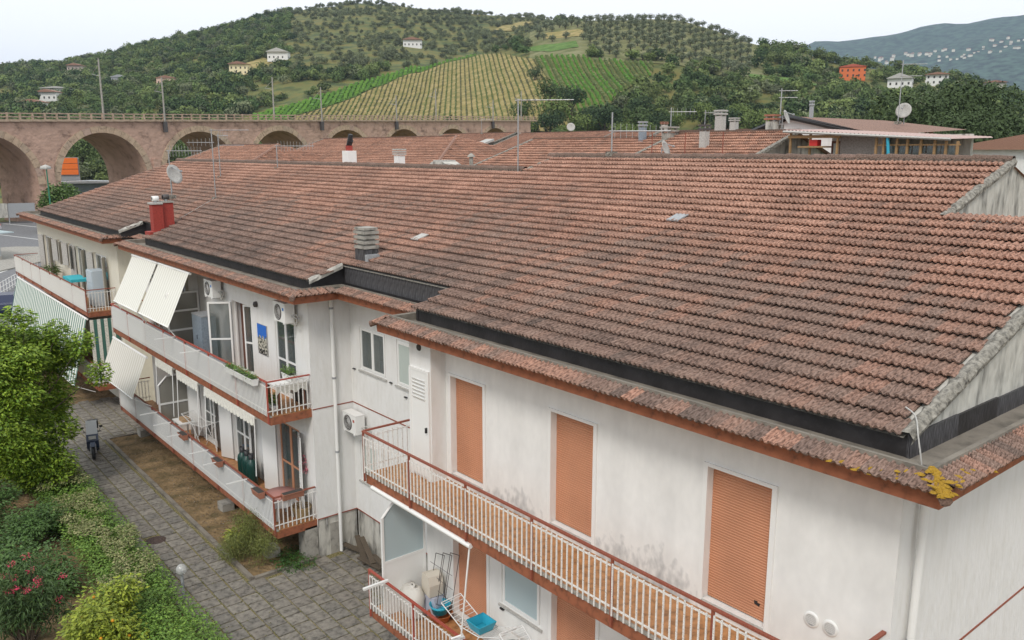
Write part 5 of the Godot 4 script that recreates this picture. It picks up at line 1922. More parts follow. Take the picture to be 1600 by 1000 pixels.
# ---------------------------------------------------------------- plants in front
func leaf_cloud(par, n, xf, lobes, cnt, sz, col, var_col, sd, m = null, mesh = null, droop = 0.3):
	# leaves through the volume of several overlapping lobes, denser near the skin
	var g = RandomNumberGenerator.new()
	g.seed = sd
	var xs = []
	var cs = []
	var tot = 0.0
	for l in lobes: tot += l[1].x * l[1].z
	for l in lobes:
		var k = int(cnt * l[1].x * l[1].z / tot)
		var shade = g.randf_range(0.88, 1.14)
		for i in k:
			var d = Vector3(g.randfn(), g.randfn(), g.randfn()).normalized()
			var r = pow(g.randf(), 0.45) * (1.0 + 0.16 * sin(d.x * 7 + l[0].z * 3) * cos(d.y * 6 + l[0].x * 5))
			var p = l[0] + d * l[1] * r
			if p.y < 0.03: continue
			var out = Vector3(d.x, d.y * 0.6 + 0.35, d.z).normalized()
			var b = Basis.from_euler(Vector3(g.randf_range(-0.7, 0.7), atan2(-out.z, out.x) + g.randf_range(-1.1, 1.1), g.randf_range(-0.9, 0.6) * droop * 2.0))
			xs.append(Transform3D(b.scaled(Vector3.ONE * sz * g.randf_range(0.65, 1.25)), p))
			var v = shade * g.randf_range(0.72, 1.28)
			var c = col.lerp(var_col, g.randf())
			cs.append(Color(c.r * v, c.g * v, c.b * v))
	return multi(n, leaf_mesh() if mesh == null else mesh, M.leaf if m == null else m, xs, cs, par)

func garden():
	# broad leafy tree overhanging the path
	var t = thing("garden_tree", "bright green leafy tree overhanging the slab path and the motor scooter", "tree", Vector3(-33.4, 0, -4.5))
	var s = S()
	tb(s, Vector3(0, -0.1, 0), Vector3(0.1, 1.6, 0.05), 0.16, 8, 0.12)
	var g = RandomNumberGenerator.new()
	g.seed = 12
	var lobes = []
	for i in 44:
		var a = g.randf() * TAU
		var h = g.randf_range(0.9, 5.5)
		var wr = 2.35 * sqrt(maxf(0.05, 1.0 - pow((h - 2.9) / 3.3, 2)))
		var r = wr * g.randf_range(0.35, 0.95)
		var c = Vector3(cos(a) * r, h, sin(a) * r)
		lobes.append([c, Vector3(1, 0.85, 1) * g.randf_range(0.55, 0.95)])
		tb(s, Vector3(0.1, 1.2 + h * 0.12, 0.05), c, 0.05, 5, 0.012)
	for q in [[Vector3(0.4, 6.3, -0.6), 0.4], [Vector3(-0.2, 6.0, 0.2), 0.5], [Vector3(0.8, 5.9, -1.5), 0.4], [Vector3(1.0, 5.4, -2.2), 0.45], [Vector3(1.3, 4.3, -2.6), 0.42], [Vector3(0.5, 6.6, -0.3), 0.28]]:
		lobes.append([q[0], Vector3(q[1], q[1] * 1.2, q[1])])
		tb(s, Vector3(0.1, 2.2, -0.2), q[0], 0.035, 5, 0.01)
	part("trunk", s, M.bark, t)
	leaf_cloud(t, "crown", null, lobes, 72000, 0.155, Color(0.10, 0.19, 0.012), Color(0.27, 0.37, 0.03), 5)
	# hedge with pale variegated shoots on top
	var h = thing("clipped_hedge", "long clipped hedge with cream flecked top along the slab path", "hedge")
	var lb = []
	var pale = []
	var tw = S()
	for i in 40:
		var x = -35.0 + i * 0.52
		for j in 3:
			var z = -6.0 + j * 0.5 + g.randf_range(-0.1, 0.1)
			lb.append([Vector3(x + g.randf_range(-0.1, 0.1), 0.42 + g.randf_range(-0.05, 0.08), z), Vector3(0.42, 0.45, 0.42)])
			if x > -32.5 and x < -22.5 and bumps.get_noise_2d(x * 90, z * 160) > -0.22: pale.append([Vector3(x + g.randf_range(-0.15, 0.15), 0.78, z + g.randf_range(-0.1, 0.15)), Vector3(0.3, 0.13, 0.28)])
		tb(tw, Vector3(x, 0, -5.5), Vector3(x + 0.1, 0.6, -5.4), 0.025, 5, 0.01)
	part("stems", tw, M.bark, h)
	leaf_cloud(h, "foliage", null, lb, 48000, 0.09, Color(0.085, 0.175, 0.022), Color(0.18, 0.29, 0.04), 6)
	leaf_cloud(h, "variegated_foliage", null, pale, 9000, 0.085, Color(0.30, 0.28, 0.13), Color(0.16, 0.20, 0.06), 7)
	# darker shrubs behind the hedge under the tree
	for p in [[-31.0, -3.0, 1.1], [-29.4, -2.6, 1.0], [-28.0, -3.3, 1.0], [-26.3, -2.2, 0.9], [-24.6, -3.4, 0.7], [-26.0, -3.5, 0.9], [-29.0, -4.0, 0.8]]:
		var b = thing("dark_shrub", "dark green shrub growing behind the hedge", "shrub", Vector3(p[0], 0, p[1]), "dark shrubs behind the hedge")
		var l2 = []
		for i in 7: l2.append([Vector3(g.randf_range(-0.7, 0.7), g.randf_range(0.3, p[2]), g.randf_range(-0.7, 0.7)), Vector3.ONE * g.randf_range(0.35, 0.55)])
		leaf_cloud(b, "foliage", null, l2, 3600, 0.11, Color(0.045, 0.095, 0.02), Color(0.08, 0.155, 0.028), int(p[0] * -10))
	# oleander with red flowers
	var o = thing("oleander", "oleander bush with narrow leaves and clusters of crimson flowers", "shrub", Vector3(-22.6, 0, -2.75))
	var ol = []
	var so = S()
	for i in 26:
		var a = g.randf() * TAU
		var r = g.randf_range(0.1, 0.9)
		var tip = Vector3(cos(a) * r, g.randf_range(1.1, 2.3) - r * 0.5, sin(a) * r)
		tb(so, Vector3(cos(a) * 0.15, 0, sin(a) * 0.15), tip, 0.022, 5, 0.008)
		ol.append([tip * Vector3(1, 0.92, 1), Vector3(0.3, 0.36, 0.3)])
		ol.append([tip * 0.68, Vector3(0.34, 0.4, 0.34)])
	part("stems", so, M.bark, o)
	var ls = S()
	for q in [[Vector3.ZERO, Vector3(0.5, 0.03, 0.09), Vector3(1, -0.1, 0)], [Vector3.ZERO, Vector3(1, -0.1, 0), Vector3(0.5, 0.03, -0.09)]]: t3(ls, q[0], q[2], q[1])
	leaf_cloud(o, "foliage", null, ol, 6500, 0.19, Color(0.04, 0.085, 0.022), Color(0.09, 0.15, 0.045), 9, null, fin(ls), 0.8)
	var fl = []
	for i in 22:
		var k = ol[(i * 2) % ol.size()]
		fl.append([k[0] + Vector3(g.randf_range(-0.12, 0.2), 0.3, g.randf_range(-0.1, 0.12)), Vector3(0.10, 0.08, 0.10)])
	leaf_cloud(o, "flowers", null, fl, 700, 0.055, Color(0.42, 0.018, 0.05), Color(0.55, 0.05, 0.12), 10)
	# yellow green citrus shrub with a few fruits
	var c = thing("citrus_shrub", "yellow green citrus shrub with a few orange fruits below the hedge", "shrub", Vector3(-20.7, 0, -4.1))
	var cl = []
	for i in 16: cl.append([Vector3(g.randf_range(-0.85, 0.85), g.randf_range(0.5, 1.45), g.randf_range(-0.75, 0.75)), Vector3.ONE * g.randf_range(0.35, 0.5)])
	var sc = S()
	for q in cl: tb(sc, Vector3(0, 0, 0), q[0], 0.03, 5, 0.01)
	part("stems", sc, M.bark, c)
	leaf_cloud(c, "foliage", null, cl, 7000, 0.12, Color(0.16, 0.22, 0.02), Color(0.30, 0.34, 0.03), 11)
	for i in 6:
		var f = S()
		lathe(f, [Vector2(0, -0.04), Vector2(0.035, -0.02), Vector2(0.04, 0.01), Vector2(0.0, 0.04)], Transform3D(Basis.IDENTITY, cl[i][0] + Vector3(0.2, 0.28, 0.1)), 8)
		part("fruit", f, mat([0.65, 0.28, 0.01], 0.5), c)
	# bush and weeds at the end of the soil bed
	var b2 = thing("broom_bush", "feathery olive green bush at the end of the soil bed", "bush", Vector3(-22.9, 0, -8.75))
	var bl = []
	for i in 18: bl.append([Vector3(g.randf_range(-0.85, 0.85), g.randf_range(0.3, 1.15), g.randf_range(-0.4, 0.5)), Vector3.ONE * g.randf_range(0.28, 0.45)])
	leaf_cloud(b2, "foliage", null, bl, 9500, 0.10, Color(0.11, 0.14, 0.03), Color(0.19, 0.20, 0.05), 13, null, fin_narrow(), 0.9)
	var b3 = thing("yellow_plant", "small yellow leaved plant in the soil by the bush", "plant", Vector3(-24.4, 0, -8.9))
	leaf_cloud(b3, "leaves", null, [[Vector3(0, 0.3, 0), Vector3(0.3, 0.3, 0.25)]], 90, 0.26, Color(0.30, 0.28, 0.03), Color(0.18, 0.22, 0.04), 14)
	var b4 = thing("ground_ivy", "low dark green ground cover beside the downpipe corner", "ground cover", Vector3(-22.3, 0, -9.9))
	leaf_cloud(b4, "leaves", null, [[Vector3(0, 0.1, 0), Vector3(0.9, 0.18, 0.5)], [Vector3(0.2, 0.1, 0.4), Vector3(0.6, 0.15, 0.4)]], 1500, 0.08, Color(0.03, 0.09, 0.015), Color(0.06, 0.13, 0.02), 15)
	b4.set_meta("kind", "stuff")
	# globe lamp on a short post
	var l = thing("globe_lamp", "short grey garden lamp with a clear globe by the hedge", "lamp", Vector3(-22.2, 0, -6.5))
	s = S()
	tb(s, Vector3.ZERO, Vector3(0, 0.72, 0), 0.045, 8)
	part("lamp_post", s, M.grey, l)
	s = S()
	lathe(s, [Vector2(0.0, 0.0), Vector2(0.10, 0.02), Vector2(0.155, 0.12), Vector2(0.14, 0.22), Vector2(0.08, 0.29), Vector2(0.0, 0.31)], Transform3D(Basis.IDENTITY, Vector3(0, 0.72, 0)), 18)
	part("globe", s, glassmat([0.6, 0.6, 0.58], 0.45, 0.1), l)
	s = S()
	tb(s, Vector3(0, 0.72, 0), Vector3(0, 0.86, 0), 0.05, 8, 0.03)
	part("bulb_socket", s, M.grey, l)

func fin_narrow():
	var ls = S()
	t3(ls, Vector3.ZERO, Vector3(1, -0.05, 0), Vector3(0.5, 0.02, 0.07))
	t3(ls, Vector3.ZERO, Vector3(0.5, 0.02, -0.07), Vector3(1, -0.05, 0))
	return fin(ls)

# ---------------------------------------------------------------- things on the balconies
func awning(label, x0, x1, a, b, stripe, c0, c1, group = "", steep = 0.02):
	var t = thing("drop_awning", label, "awning", Vector3.ZERO, group)
	var s = S()
	var n = int((x1 - x0) / stripe)
	var m = 8
	for i in n:
		var xa = lerpf(x0, x1, float(i) / n)
		var xb = lerpf(x0, x1, float(i + 1) / n)
		s.set_color(c0 if i % 2 else c1)
		for j in m:
			var f = func(x, k, up):
				var u = float(k) / m
				var w = sin(x * 2.3 + u * 3.0) * 0.012
				return Vector3(x, lerpf(a.x, b.x, u) - sin(u * PI) * steep + up, lerpf(a.y, b.y, u) + w)
			q4(s, f.call(xa, j, 0.0), f.call(xb, j, 0.0), f.call(xb, j + 1, 0.0), f.call(xa, j + 1, 0.0))
			q4(s, f.call(xa, j + 1, -0.008), f.call(xb, j + 1, -0.008), f.call(xb, j, -0.008), f.call(xa, j, -0.008))
	var cm = mat([1, 1, 1], 0.85)
	cm.vertex_color_use_as_albedo = true
	cm.backlight_enabled = true
	cm.backlight = Color(0.3, 0.3, 0.27)
	part("fabric", s, cm, t)
	s = S()
	tb(s, Vector3(x0 - 0.05, a.x, a.y - 0.03), Vector3(x1 + 0.05, a.x, a.y - 0.03), 0.05, 8)
	part("roller", s, M.white, t)
	s = S()
	tb(s, Vector3(x0 - 0.03, b.x, b.y), Vector3(x1 + 0.03, b.x, b.y), 0.025, 6)
	part("front_bar", s, M.white, t)
	for x in [x0 + 0.05, x1 - 0.05]:
		s = S()
		tb(s, Vector3(x, b.x, b.y), Vector3(x, b.x - 0.45, -9.2), 0.018, 5)
		part("arm", s, M.white, t)
	return t

func valance(label, x0, x1, y, z):
	# rolled awning with a scalloped valance
	var t = thing("rolled_awning", label, "awning", Vector3.ZERO, "rolled awnings under the upper balcony")
	var s = S()
	tb(s, Vector3(x0, y, z), Vector3(x1, y, z), 0.07, 8)
	part("roller", s, M.canvas, t)
	s = S()
	var n = int((x1 - x0) / 0.03)
	for i in n:
		var xa = lerpf(x0, x1, float(i) / n)
		var xb = lerpf(x0, x1, float(i + 1) / n)
		var da = 0.22 + 0.08 * absf(sin(xa * 12.0))
		var db = 0.22 + 0.08 * absf(sin(xb * 12.0))
		q4(s, Vector3(xa, y, z + 0.07), Vector3(xb, y, z + 0.07), Vector3(xb, y - db, z + 0.075 + 0.015 * sin(xb * 24)), Vector3(xa, y - da, z + 0.075 + 0.015 * sin(xa * 24)))
	part("valance", s, M.canvas, t)
	for x in [x0 + 0.05, x1 - 0.05]:
		s = S()
		tb(s, Vector3(x, y, z + 0.05), Vector3(x + 0.25, y - 1.75, -9.1), 0.016, 5)
		part("arm", s, M.white, t)

func ac_unit(x, y, z, label):
	var t = thing("air_conditioner", label, "air conditioner", Vector3(x, y, z), "air conditioner units on the walls")
	var s = S()
	bx(s, 0, 0, 0, 0.78, 0.56, 0.30)
	part("casing", s, M.white, t)
	part("casing_top", B(-0.008, 0.56, -0.005, 0.788, 0.585, 0.308), M.white, t)
	s = S()
	lathe(s, [Vector2(0.0, 0.006), Vector2(0.21, 0.006), Vector2(0.225, 0.02), Vector2(0.24, 0.0)], Transform3D(Basis(Vector3.RIGHT, PI / 2), Vector3(0.30, 0.28, 0.30)), 24)
	part("fan_recess", s, M.iron, t)
	for i in 4:
		s = S()
		for k in 16:
			var t0 = TAU * k / 16.0
			var t1 = TAU * (k + 1) / 16.0
			var r = 0.06 + i * 0.048
			tb(s, Vector3(0.30 + cos(t0) * r, 0.28 + sin(t0) * r, 0.325), Vector3(0.30 + cos(t1) * r, 0.28 + sin(t1) * r, 0.325), 0.005, 3)
		part("guard_ring", s, M.white, t)
	part("badge", B(0.60, 0.36, 0.30, 0.70, 0.44, 0.304), M.redpaint if y < 5 else mat([0.05, 0.2, 0.55], 0.5), t)
	part("bracket", B(0.08, -0.04, -0.1, 0.12, 0.0, 0.32), M.white, t)
	part("bracket", B(0.66, -0.04, -0.1, 0.70, 0.0, 0.32), M.white, t)
	s = S()
	var pts = []
	for k in 15: pts.append(Vector3(0.95 + cos(k * 0.48) * 0.12, 0.1 + sin(k * 0.48) * 0.16, 0.02 + k * 0.004))
	pts.append(Vector3(0.76, 0.2, 0.1))
	tube(s, pts, 0.022, 6)
	part("coiled_pipe", s, M.stone, t)

func planter(at, w, label, grow, group, m):
	var t = thing("planter_box", label, "planter", at, group)
	var s = S()
	var pr = [Vector2(-0.07, 0), Vector2(0.07, 0), Vector2(0.10, 0.17), Vector2(0.115, 0.17), Vector2(0.115, 0.19), Vector2(-0.115, 0.19), Vector2(-0.115, 0.17), Vector2(-0.10, 0.17)]
	prism(s, pr, Transform3D(Basis(Vector3(0, 0, 1), Vector3.UP, Vector3(-1, 0, 0)), Vector3(w / 2, 0, 0)), w)
	part("trough", s, m, t)
	part("soil", B(-w / 2 + 0.02, 0.185, -0.095, w / 2 - 0.02, 0.196, 0.095), M.dark, t)
	if grow > 0:
		var lb = []
		for i in 5: lb.append([Vector3(-w / 2 + w * (i + 0.5) / 5.0, 0.24, 0), Vector3(0.11, 0.12 * grow, 0.12)])
		leaf_cloud(t, "plants", null, lb, int(260 * grow), 0.06, Color(0.07, 0.16, 0.02), Color(0.16, 0.25, 0.05), int(at.x * -100))
	return t

func balcony_things():
	var cr = Color(0.80, 0.785, 0.725)
	awning("cream striped awning let down over the upper balcony next to the far flat", -36.4, -33.2, Vector2(7.95, -9.76), Vector2(6.15, -8.9), 0.11, cr, Color(0.69, 0.675, 0.60))
	awning("cream striped awning let down over the upper balcony beside the glass screen", -33.0, -29.6, Vector2(7.95, -9.76), Vector2(6.15, -8.9), 0.11, cr, Color(0.69, 0.675, 0.60))
	awning("white ribbed awning let down over the lower balcony", -38.0, -33.4, Vector2(4.3, -9.12), Vector2(2.75, -8.5), 0.12, Color(0.72, 0.70, 0.65), Color(0.60, 0.57, 0.50))
	var gr = Color(0.055, 0.15, 0.12)
	awning("green and white striped awnings screening the ground floor of the far flat", -59.4, -42.4, Vector2(4.42, -9.1), Vector2(1.3, -8.3), 0.2, Color(0.74, 0.75, 0.70), Color(0.16, 0.27, 0.22))
	var e = thing("striped_curtain", "dark green and white striped curtain closing the end of the ground floor balcony", "curtain", Vector3(-42.1, 0, 0))
	for i in 8:
		part("stripe", B(-0.012, 1.4, -10.4 + i * 0.155, 0.012 + 0.012 * (i % 2), 4.4, -10.4 + i * 0.155 + 0.15), M.canvas if i % 2 else mat([gr.r, gr.g, gr.b], 0.8), e)
	valance("rolled awning with scalloped edge beside the white ribbed one", -32.6, -30.6, 4.42, -9.3)
	valance("rolled awning with scalloped edge above the drying rack", -30.2, -28.0, 4.42, -9.3)
	valance("rolled awning with scalloped edge above the gas bottles", -27.4, -23.2, 4.42, -9.3)
	ac_unit(-29.1, 7.22, -10.38, "white outdoor air conditioner above the grey cabinet")
	ac_unit(-23.35, 7.25, -10.38, "white outdoor air conditioner over the glazed balcony door near the downpipe")
	ac_unit(-21.85, 3.95, -11.72, "white outdoor air conditioner low in the recess beside the downpipe")
	# long white cassette awning under the shuttered flat
	var ca = thing("awning_cassette", "long white awning cassette under the balcony of the shuttered flat", "awning")
	var s = S()
	tb(s, Vector3(-16.3, 4.46, -9.2), Vector3(-12.45, 4.46, -9.2), 0.055, 8)
	part("cassette", s, M.white, ca)
	s = S()
	tube(s, [Vector3(-12.5, 4.4, -9.2), Vector3(-12.5, 3.6, -9.1), Vector3(-12.6, 2.5, -9.05), Vector3(-12.75, 2.4, -8.9)], 0.02, 6)
	part("crank_rod", s, M.white, ca)
	# framed picture of white figures under a blue sky, on the wall
	picture()
	var t = thing("grey_cabinet", "tall blue grey metal cabinet on the upper balcony", "cabinet", Vector3(-29.9, 4.73, -10.35))
	part("cabinet_body", B(0, 0.04, 0, 0.95, 1.75, 0.5), M.bluegrey, t)
	part("cabinet_top", B(-0.02, 1.75, -0.02, 0.97, 1.79, 0.52), M.grey, t)
	part("door_leaf", B(0.02, 0.08, 0.5, 0.47, 1.72, 0.515), M.bluegrey, t)
	part("door_leaf", B(0.48, 0.08, 0.5, 0.93, 1.72, 0.515), M.bluegrey, t)
	part("handle", B(0.44, 0.9, 0.515, 0.46, 1.05, 0.53), M.black, t)
	t = thing("white_fridge", "pale blue white fridge on the far upper balcony", "fridge", Vector3(-44.6, 4.73, -10.4))
	part("fridge_body", B(0, 0.03, 0, 1.1, 1.75, 0.6), mat([0.5, 0.57, 0.62], 0.4), t)
	part("fridge_door", B(0.02, 0.05, 0.6, 1.08, 1.15, 0.64), mat([0.5, 0.57, 0.62], 0.4), t)
	part("fridge_door", B(0.02, 1.17, 0.6, 1.08, 1.73, 0.64), mat([0.5, 0.57, 0.62], 0.4), t)
	t = thing("blue_topped_table", "small table under a turquoise cloth on the far upper balcony", "table", Vector3(-47.6, 4.73, -9.9))
	part("tablecloth", B(-0.9, 0.85, -0.4, 0.9, 1.0, 0.4), mat([0.05, 0.48, 0.56], 0.7), t)
	for i in 4: part("leg", B((-0.8 if i % 2 else 0.75), 0, (-0.35 if i < 2 else 0.3), (-0.75 if i % 2 else 0.8), 0.85, (-0.3 if i < 2 else 0.35)), M.white, t)
	part("cloth_skirt", B(-0.7, 0.1, 0.36, 0.5, 0.85, 0.38), M.canvas, t)
	var lp = thing("aloe_plant", "spiky potted plant on the far upper balcony", "plant", Vector3(-53.0, 4.73, -9.8))
	s = S()
	lathe(s, [Vector2(0.0, 0.0), Vector2(0.2, 0.0), Vector2(0.26, 0.4), Vector2(0.2, 0.4)], Transform3D.IDENTITY, 12)
	part("pot", s, M.terracotta, lp)
	leaf_cloud(lp, "leaves", null, [[Vector3(0, 0.8, 0), Vector3(0.25, 0.4, 0.25)]], 120, 0.45, Color(0.06, 0.11, 0.03), Color(0.12, 0.17, 0.05), 41, null, fin_narrow())
	# planters
	for i in 3: planter(Vector3(-24.15 + i * 0.72, 5.62, -9.0), 0.66, "white planter trough with green herbs hooked on the red balcony rail", 1.0, "white planters on the red rail", M.white)
	planter(Vector3(-22.45, 5.6, -10.05), 0.6, "white planter with pale green leaves on the corner table", 1.6, "", M.white)
	for q in [[-29.3, 2.15], [-26.0, 2.15], [-22.75, 2.15]]: planter(Vector3(q[0], q[1], -9.02), 0.55, "empty terracotta trough hooked on the lower balcony rail", 0.0, "terracotta troughs on the lower rail", M.terracotta)
	planter(Vector3(-21.98, 2.15, -9.75), 0.65, "terracotta trough on the end rail of the lower balcony", 0.0, "", M.terracotta).rotation.y = PI / 2
	# corner table with a white lace cloth and pot plants beneath
	t = thing("cloth_table", "small dark table under a white lace cloth at the end of the upper balcony", "table", Vector3(-22.5, 4.73, -10.0))
	part("table_top", B(-0.4, 0.78, -0.42, 0.4, 0.82, 0.5), M.white, t)
	for i in 4: part("leg", B((-0.36 if i % 2 else 0.31), 0, (-0.38 if i < 2 else 0.4), (-0.31 if i % 2 else 0.36), 0.78, (-0.33 if i < 2 else 0.45)), M.door_brown, t)
	part("cabinet_back", B(-0.3, 0.1, -0.38, 0.3, 0.75, -0.34), M.dark, t)
	s = S()
	for i in 22:
		var za = lerpf(-0.43, 0.51, i / 22.0)
		var zb = lerpf(-0.43, 0.51, (i + 1) / 22.0)
		q4(s, Vector3(0.41, 0.83, zb), Vector3(0.41, 0.83, za), Vector3(0.43, 0.62 + 0.05 * sin(za * 20), za), Vector3(0.43, 0.62 + 0.05 * sin(zb * 20), zb))
	part("lace_edge", s, M.canvas, t)
	for q in [[-22.45, -9.55], [-22.75, -9.6]]:
		var p = thing("potted_plant", "small potted plant on the floor beneath the lace cloth table", "plant", Vector3(q[0], 4.73, q[1]), "potted plants under the lace cloth table")
		s = S()
		lathe(s, [Vector2(0.0, 0.0), Vector2(0.09, 0.0), Vector2(0.12, 0.2), Vector2(0.09, 0.2)], Transform3D.IDENTITY, 12)
		part("pot", s, M.white, p)
		leaf_cloud(p, "leaves", null, [[Vector3(0, 0.35, 0), Vector3(0.14, 0.16, 0.14)]], 120, 0.1, Color(0.05, 0.12, 0.02), Color(0.12, 0.2, 0.03), 43)
	# gas bottles
	for i in 3:
		var gb = thing("gas_bottle", "dark green gas bottle standing in a row of three by the wall", "gas bottle", Vector3(-26.5 + i * 0.42, 1.26, -10.05 + i * 0.02), "row of gas bottles")
		var gm = mat([0.012, 0.055, 0.045], 0.35)
		s = S()
		lathe(s, [Vector2(0.0, 0.0), Vector2(0.15, 0.0), Vector2(0.175, 0.04), Vector2(0.178, 0.72), Vector2(0.15, 0.86), Vector2(0.07, 0.95), Vector2(0.05, 1.0), Vector2(0.0, 1.0)], Transform3D.IDENTITY, 18)
		part("bottle_body", s, gm, gb)
		s = S()
		lathe(s, [Vector2(0.08, 0.95), Vector2(0.085, 1.13), Vector2(0.075, 1.13), Vector2(0.07, 0.95)], Transform3D.IDENTITY, 12)
		part("valve_collar", s, M.black, gb)
	# round dusty pink table on the corner and a wicker basket plant
	t = thing("round_table", "round table under a pink cloth at the end of the lower balcony", "table", Vector3(-22.85, 1.26, -9.75))
	s = S()
	lathe(s, [Vector2(0.0, 0.80), Vector2(0.46, 0.78), Vector2(0.48, 0.72), Vector2(0.47, 0.68)], Transform3D.IDENTITY, 24)
	part("tablecloth", s, mat([0.42, 0.20, 0.17], 0.6), t)
	s = S()
	lathe(s, [Vector2(0.43, 0.7), Vector2(0.40, 0.42)], Transform3D.IDENTITY, 20)
	part("cloth_skirt", s, M.sheet, t)
	for i in 4:
		var a = TAU * (i + 0.5) / 4.0
		s = S()
		tb(s, Vector3(cos(a) * 0.25, 0.7, sin(a) * 0.25), Vector3(cos(a) * 0.36, 0, sin(a) * 0.36), 0.03, 6)
		part("leg", s, M.white, t)
	t = thing("wicker_basket", "pale wicker basket at the wall end of the lower balcony", "basket", Vector3(-22.4, 1.26, -10.2))
	for i in 7:
		s = S()
		var r = 0.17 + 0.02 * i
		lathe(s, [Vector2(r, i * 0.055), Vector2(r + 0.018, i * 0.055 + 0.026), Vector2(r, i * 0.055 + 0.054)], Transform3D.IDENTITY, 18)
		part("woven_ring", s, mat([0.42, 0.30, 0.15], 0.9), t)
	t = thing("hanging_flowers", "string of pink artificial flowers hanging on the wall by the brown door", "flowers", Vector3(-22.6, 2.6, -10.42))
	leaf_cloud(t, "blossoms", null, [[Vector3(0, 0.35, 0), Vector3(0.13, 0.22, 0.06)], [Vector3(0.02, 0.05, 0), Vector3(0.13, 0.14, 0.06)]], 130, 0.10, Color(0.5, 0.10, 0.16), Color(0.65, 0.35, 0.36), 44)
	s = S()
	tb(s, Vector3(0, 0.5, 0), Vector3(0, 0.9, -0.03), 0.008, 4)
	part("string", s, M.iron, t)
	# drying racks, basin and crate further along the lower balcony
	rack("white folding drying rack standing by the glazed door of the lower balcony", Vector3(-30.3, 1.26, -10.1), 0.3)
	t = thing("white_side_table", "white plastic table with a box on it on the lower balcony", "table", Vector3(-31.4, 1.26, -9.75))
	part("table_top", B(-0.45, 0.84, -0.3, 0.45, 0.88, 0.3), M.white, t)
	for i in 4: part("leg", B((-0.42 if i % 2 else 0.37), 0, (-0.27 if i < 2 else 0.22), (-0.37 if i % 2 else 0.42), 0.84, (-0.22 if i < 2 else 0.27)), M.white, t)
	solo("cardboard_box", B(-31.6, 2.145, -9.9, -31.1, 2.25, -9.6), mat([0.4, 0.26, 0.14], 0.9), "shallow brown box on the white plastic table", "box")
	t = thing("blue_cloth", "crumpled blue cloth on the brown floor of the lower balcony", "cloth", Vector3(-29.5, 1.26, -9.9))
	s = S()
	for i in 7: blob(s, Vector3(rr(-0.2, 0.2), 0.02, rr(-0.12, 0.12)), Vector3(0.13, 0.04, 0.09), i + 70)
	part("folds", s, mat([0.08, 0.16, 0.36], 0.9), t)
	near_balcony_things()

func picture():
	var w = 96
	var h = 128
	var im = Image.create(w, h, false, Image.FORMAT_RGB8)
	var n = FastNoiseLite.new()
	n.seed = 8
	n.frequency = 0.09
	for j in h:
		for i in w:
			var c = Color(0.16, 0.42, 0.78)
			var v = n.get_noise_2d(i, j * 0.7)
			if j > 52 + 8 * sin(i * 0.2) : c = Color(0.78, 0.76, 0.70) if v > -0.05 else Color(0.25, 0.26, 0.22)
			if j > 105: c = Color(0.72, 0.70, 0.66) if v > 0.1 else Color(0.12, 0.12, 0.11)
			im.set_pixel(i, j, c)
	var m = StandardMaterial3D.new()
	m.albedo_texture = ImageTexture.create_from_image(im)
	m.roughness = 0.5
	var t = thing("wall_picture", "unframed wall picture with blue upper half between the balcony doors", "picture", Vector3(-25.25, 6.25, -10.49))
	var q = QuadMesh.new()
	q.size = Vector2(0.72, 0.98)
	inst("print", q, m, t, Transform3D(Basis.IDENTITY, Vector3(0, 0, 0.022)))
	part("board", B(-0.365, -0.495, 0, 0.365, 0.495, 0.018), M.stone, t)

func rack(label, at, turn):
	var t = thing("drying_rack", label, "drying rack", at, "", turn)
	for k in 2:
		var sx = -1.0 if k == 0 else 1.0
		var s = S()
		tube(s, [Vector3(sx * 0.3, 0, -0.28), Vector3(-sx * 0.3, 0.95, -0.28), Vector3(-sx * 0.3, 0.95, 0.28), Vector3(sx * 0.3, 0, 0.28)], 0.012, 5)
		part("leg_frame", s, M.white, t)
	for w in 3:
		var bx0 = [-0.3, -0.9, 0.3][w]
		var bx1 = [0.3, -0.3, 0.9][w]
		var y0 = [0.95, 1.25, 0.95][w]
		var y1 = [0.95, 0.95, 1.2][w]
		var s = S()
		tube(s, [Vector3(bx0, y0, -0.28), Vector3(bx1, y1, -0.28), Vector3(bx1, y1, 0.28), Vector3(bx0, y0, 0.28), Vector3(bx0, y0, -0.28)], 0.012, 5)
		part("rack_frame", s, M.white, t)
		for i in 7:
			s = S()
			var u = (i + 0.5) / 7.0
			tb(s, Vector3(lerpf(bx0, bx1, u), lerpf(y0, y1, u), -0.28), Vector3(lerpf(bx0, bx1, u), lerpf(y0, y1, u), 0.28), 0.007, 4)
			part("wire", s, M.white, t)
	return t

func sack(n, label, at, r, h, m, sd):
	var s = S()
	var g = RandomNumberGenerator.new()
	g.seed = sd
	var rows = []
	var pr = [[0.8, 0.0], [1.0, 0.12], [1.02, 0.4], [0.95, 0.68], [0.72, 0.86], [0.5, 0.93], [0.22, 0.9], [0.3, 1.0], [0.1, 0.97]]
	for p in pr:
		var ring = []
		for i in 14:
			var t = TAU * i / 14.0
			var k = r * p[0] * (1.0 + g.randf_range(-0.17, 0.12) + 0.1 * cos(2 * t))
			ring.append(at + Vector3(cos(t) * k, h * p[1] + g.randf_range(-0.02, 0.02), sin(t) * k * 0.8))
		rows.append(ring)
	s.set_smooth_group(1)
	for k in rows.size() - 1:
		for i in 14:
			var j = (i + 1) % 14
			q4(s, rows[k + 1][i], rows[k + 1][j], rows[k][j], rows[k][i])
	return solo(n, s, m, label, "bag")

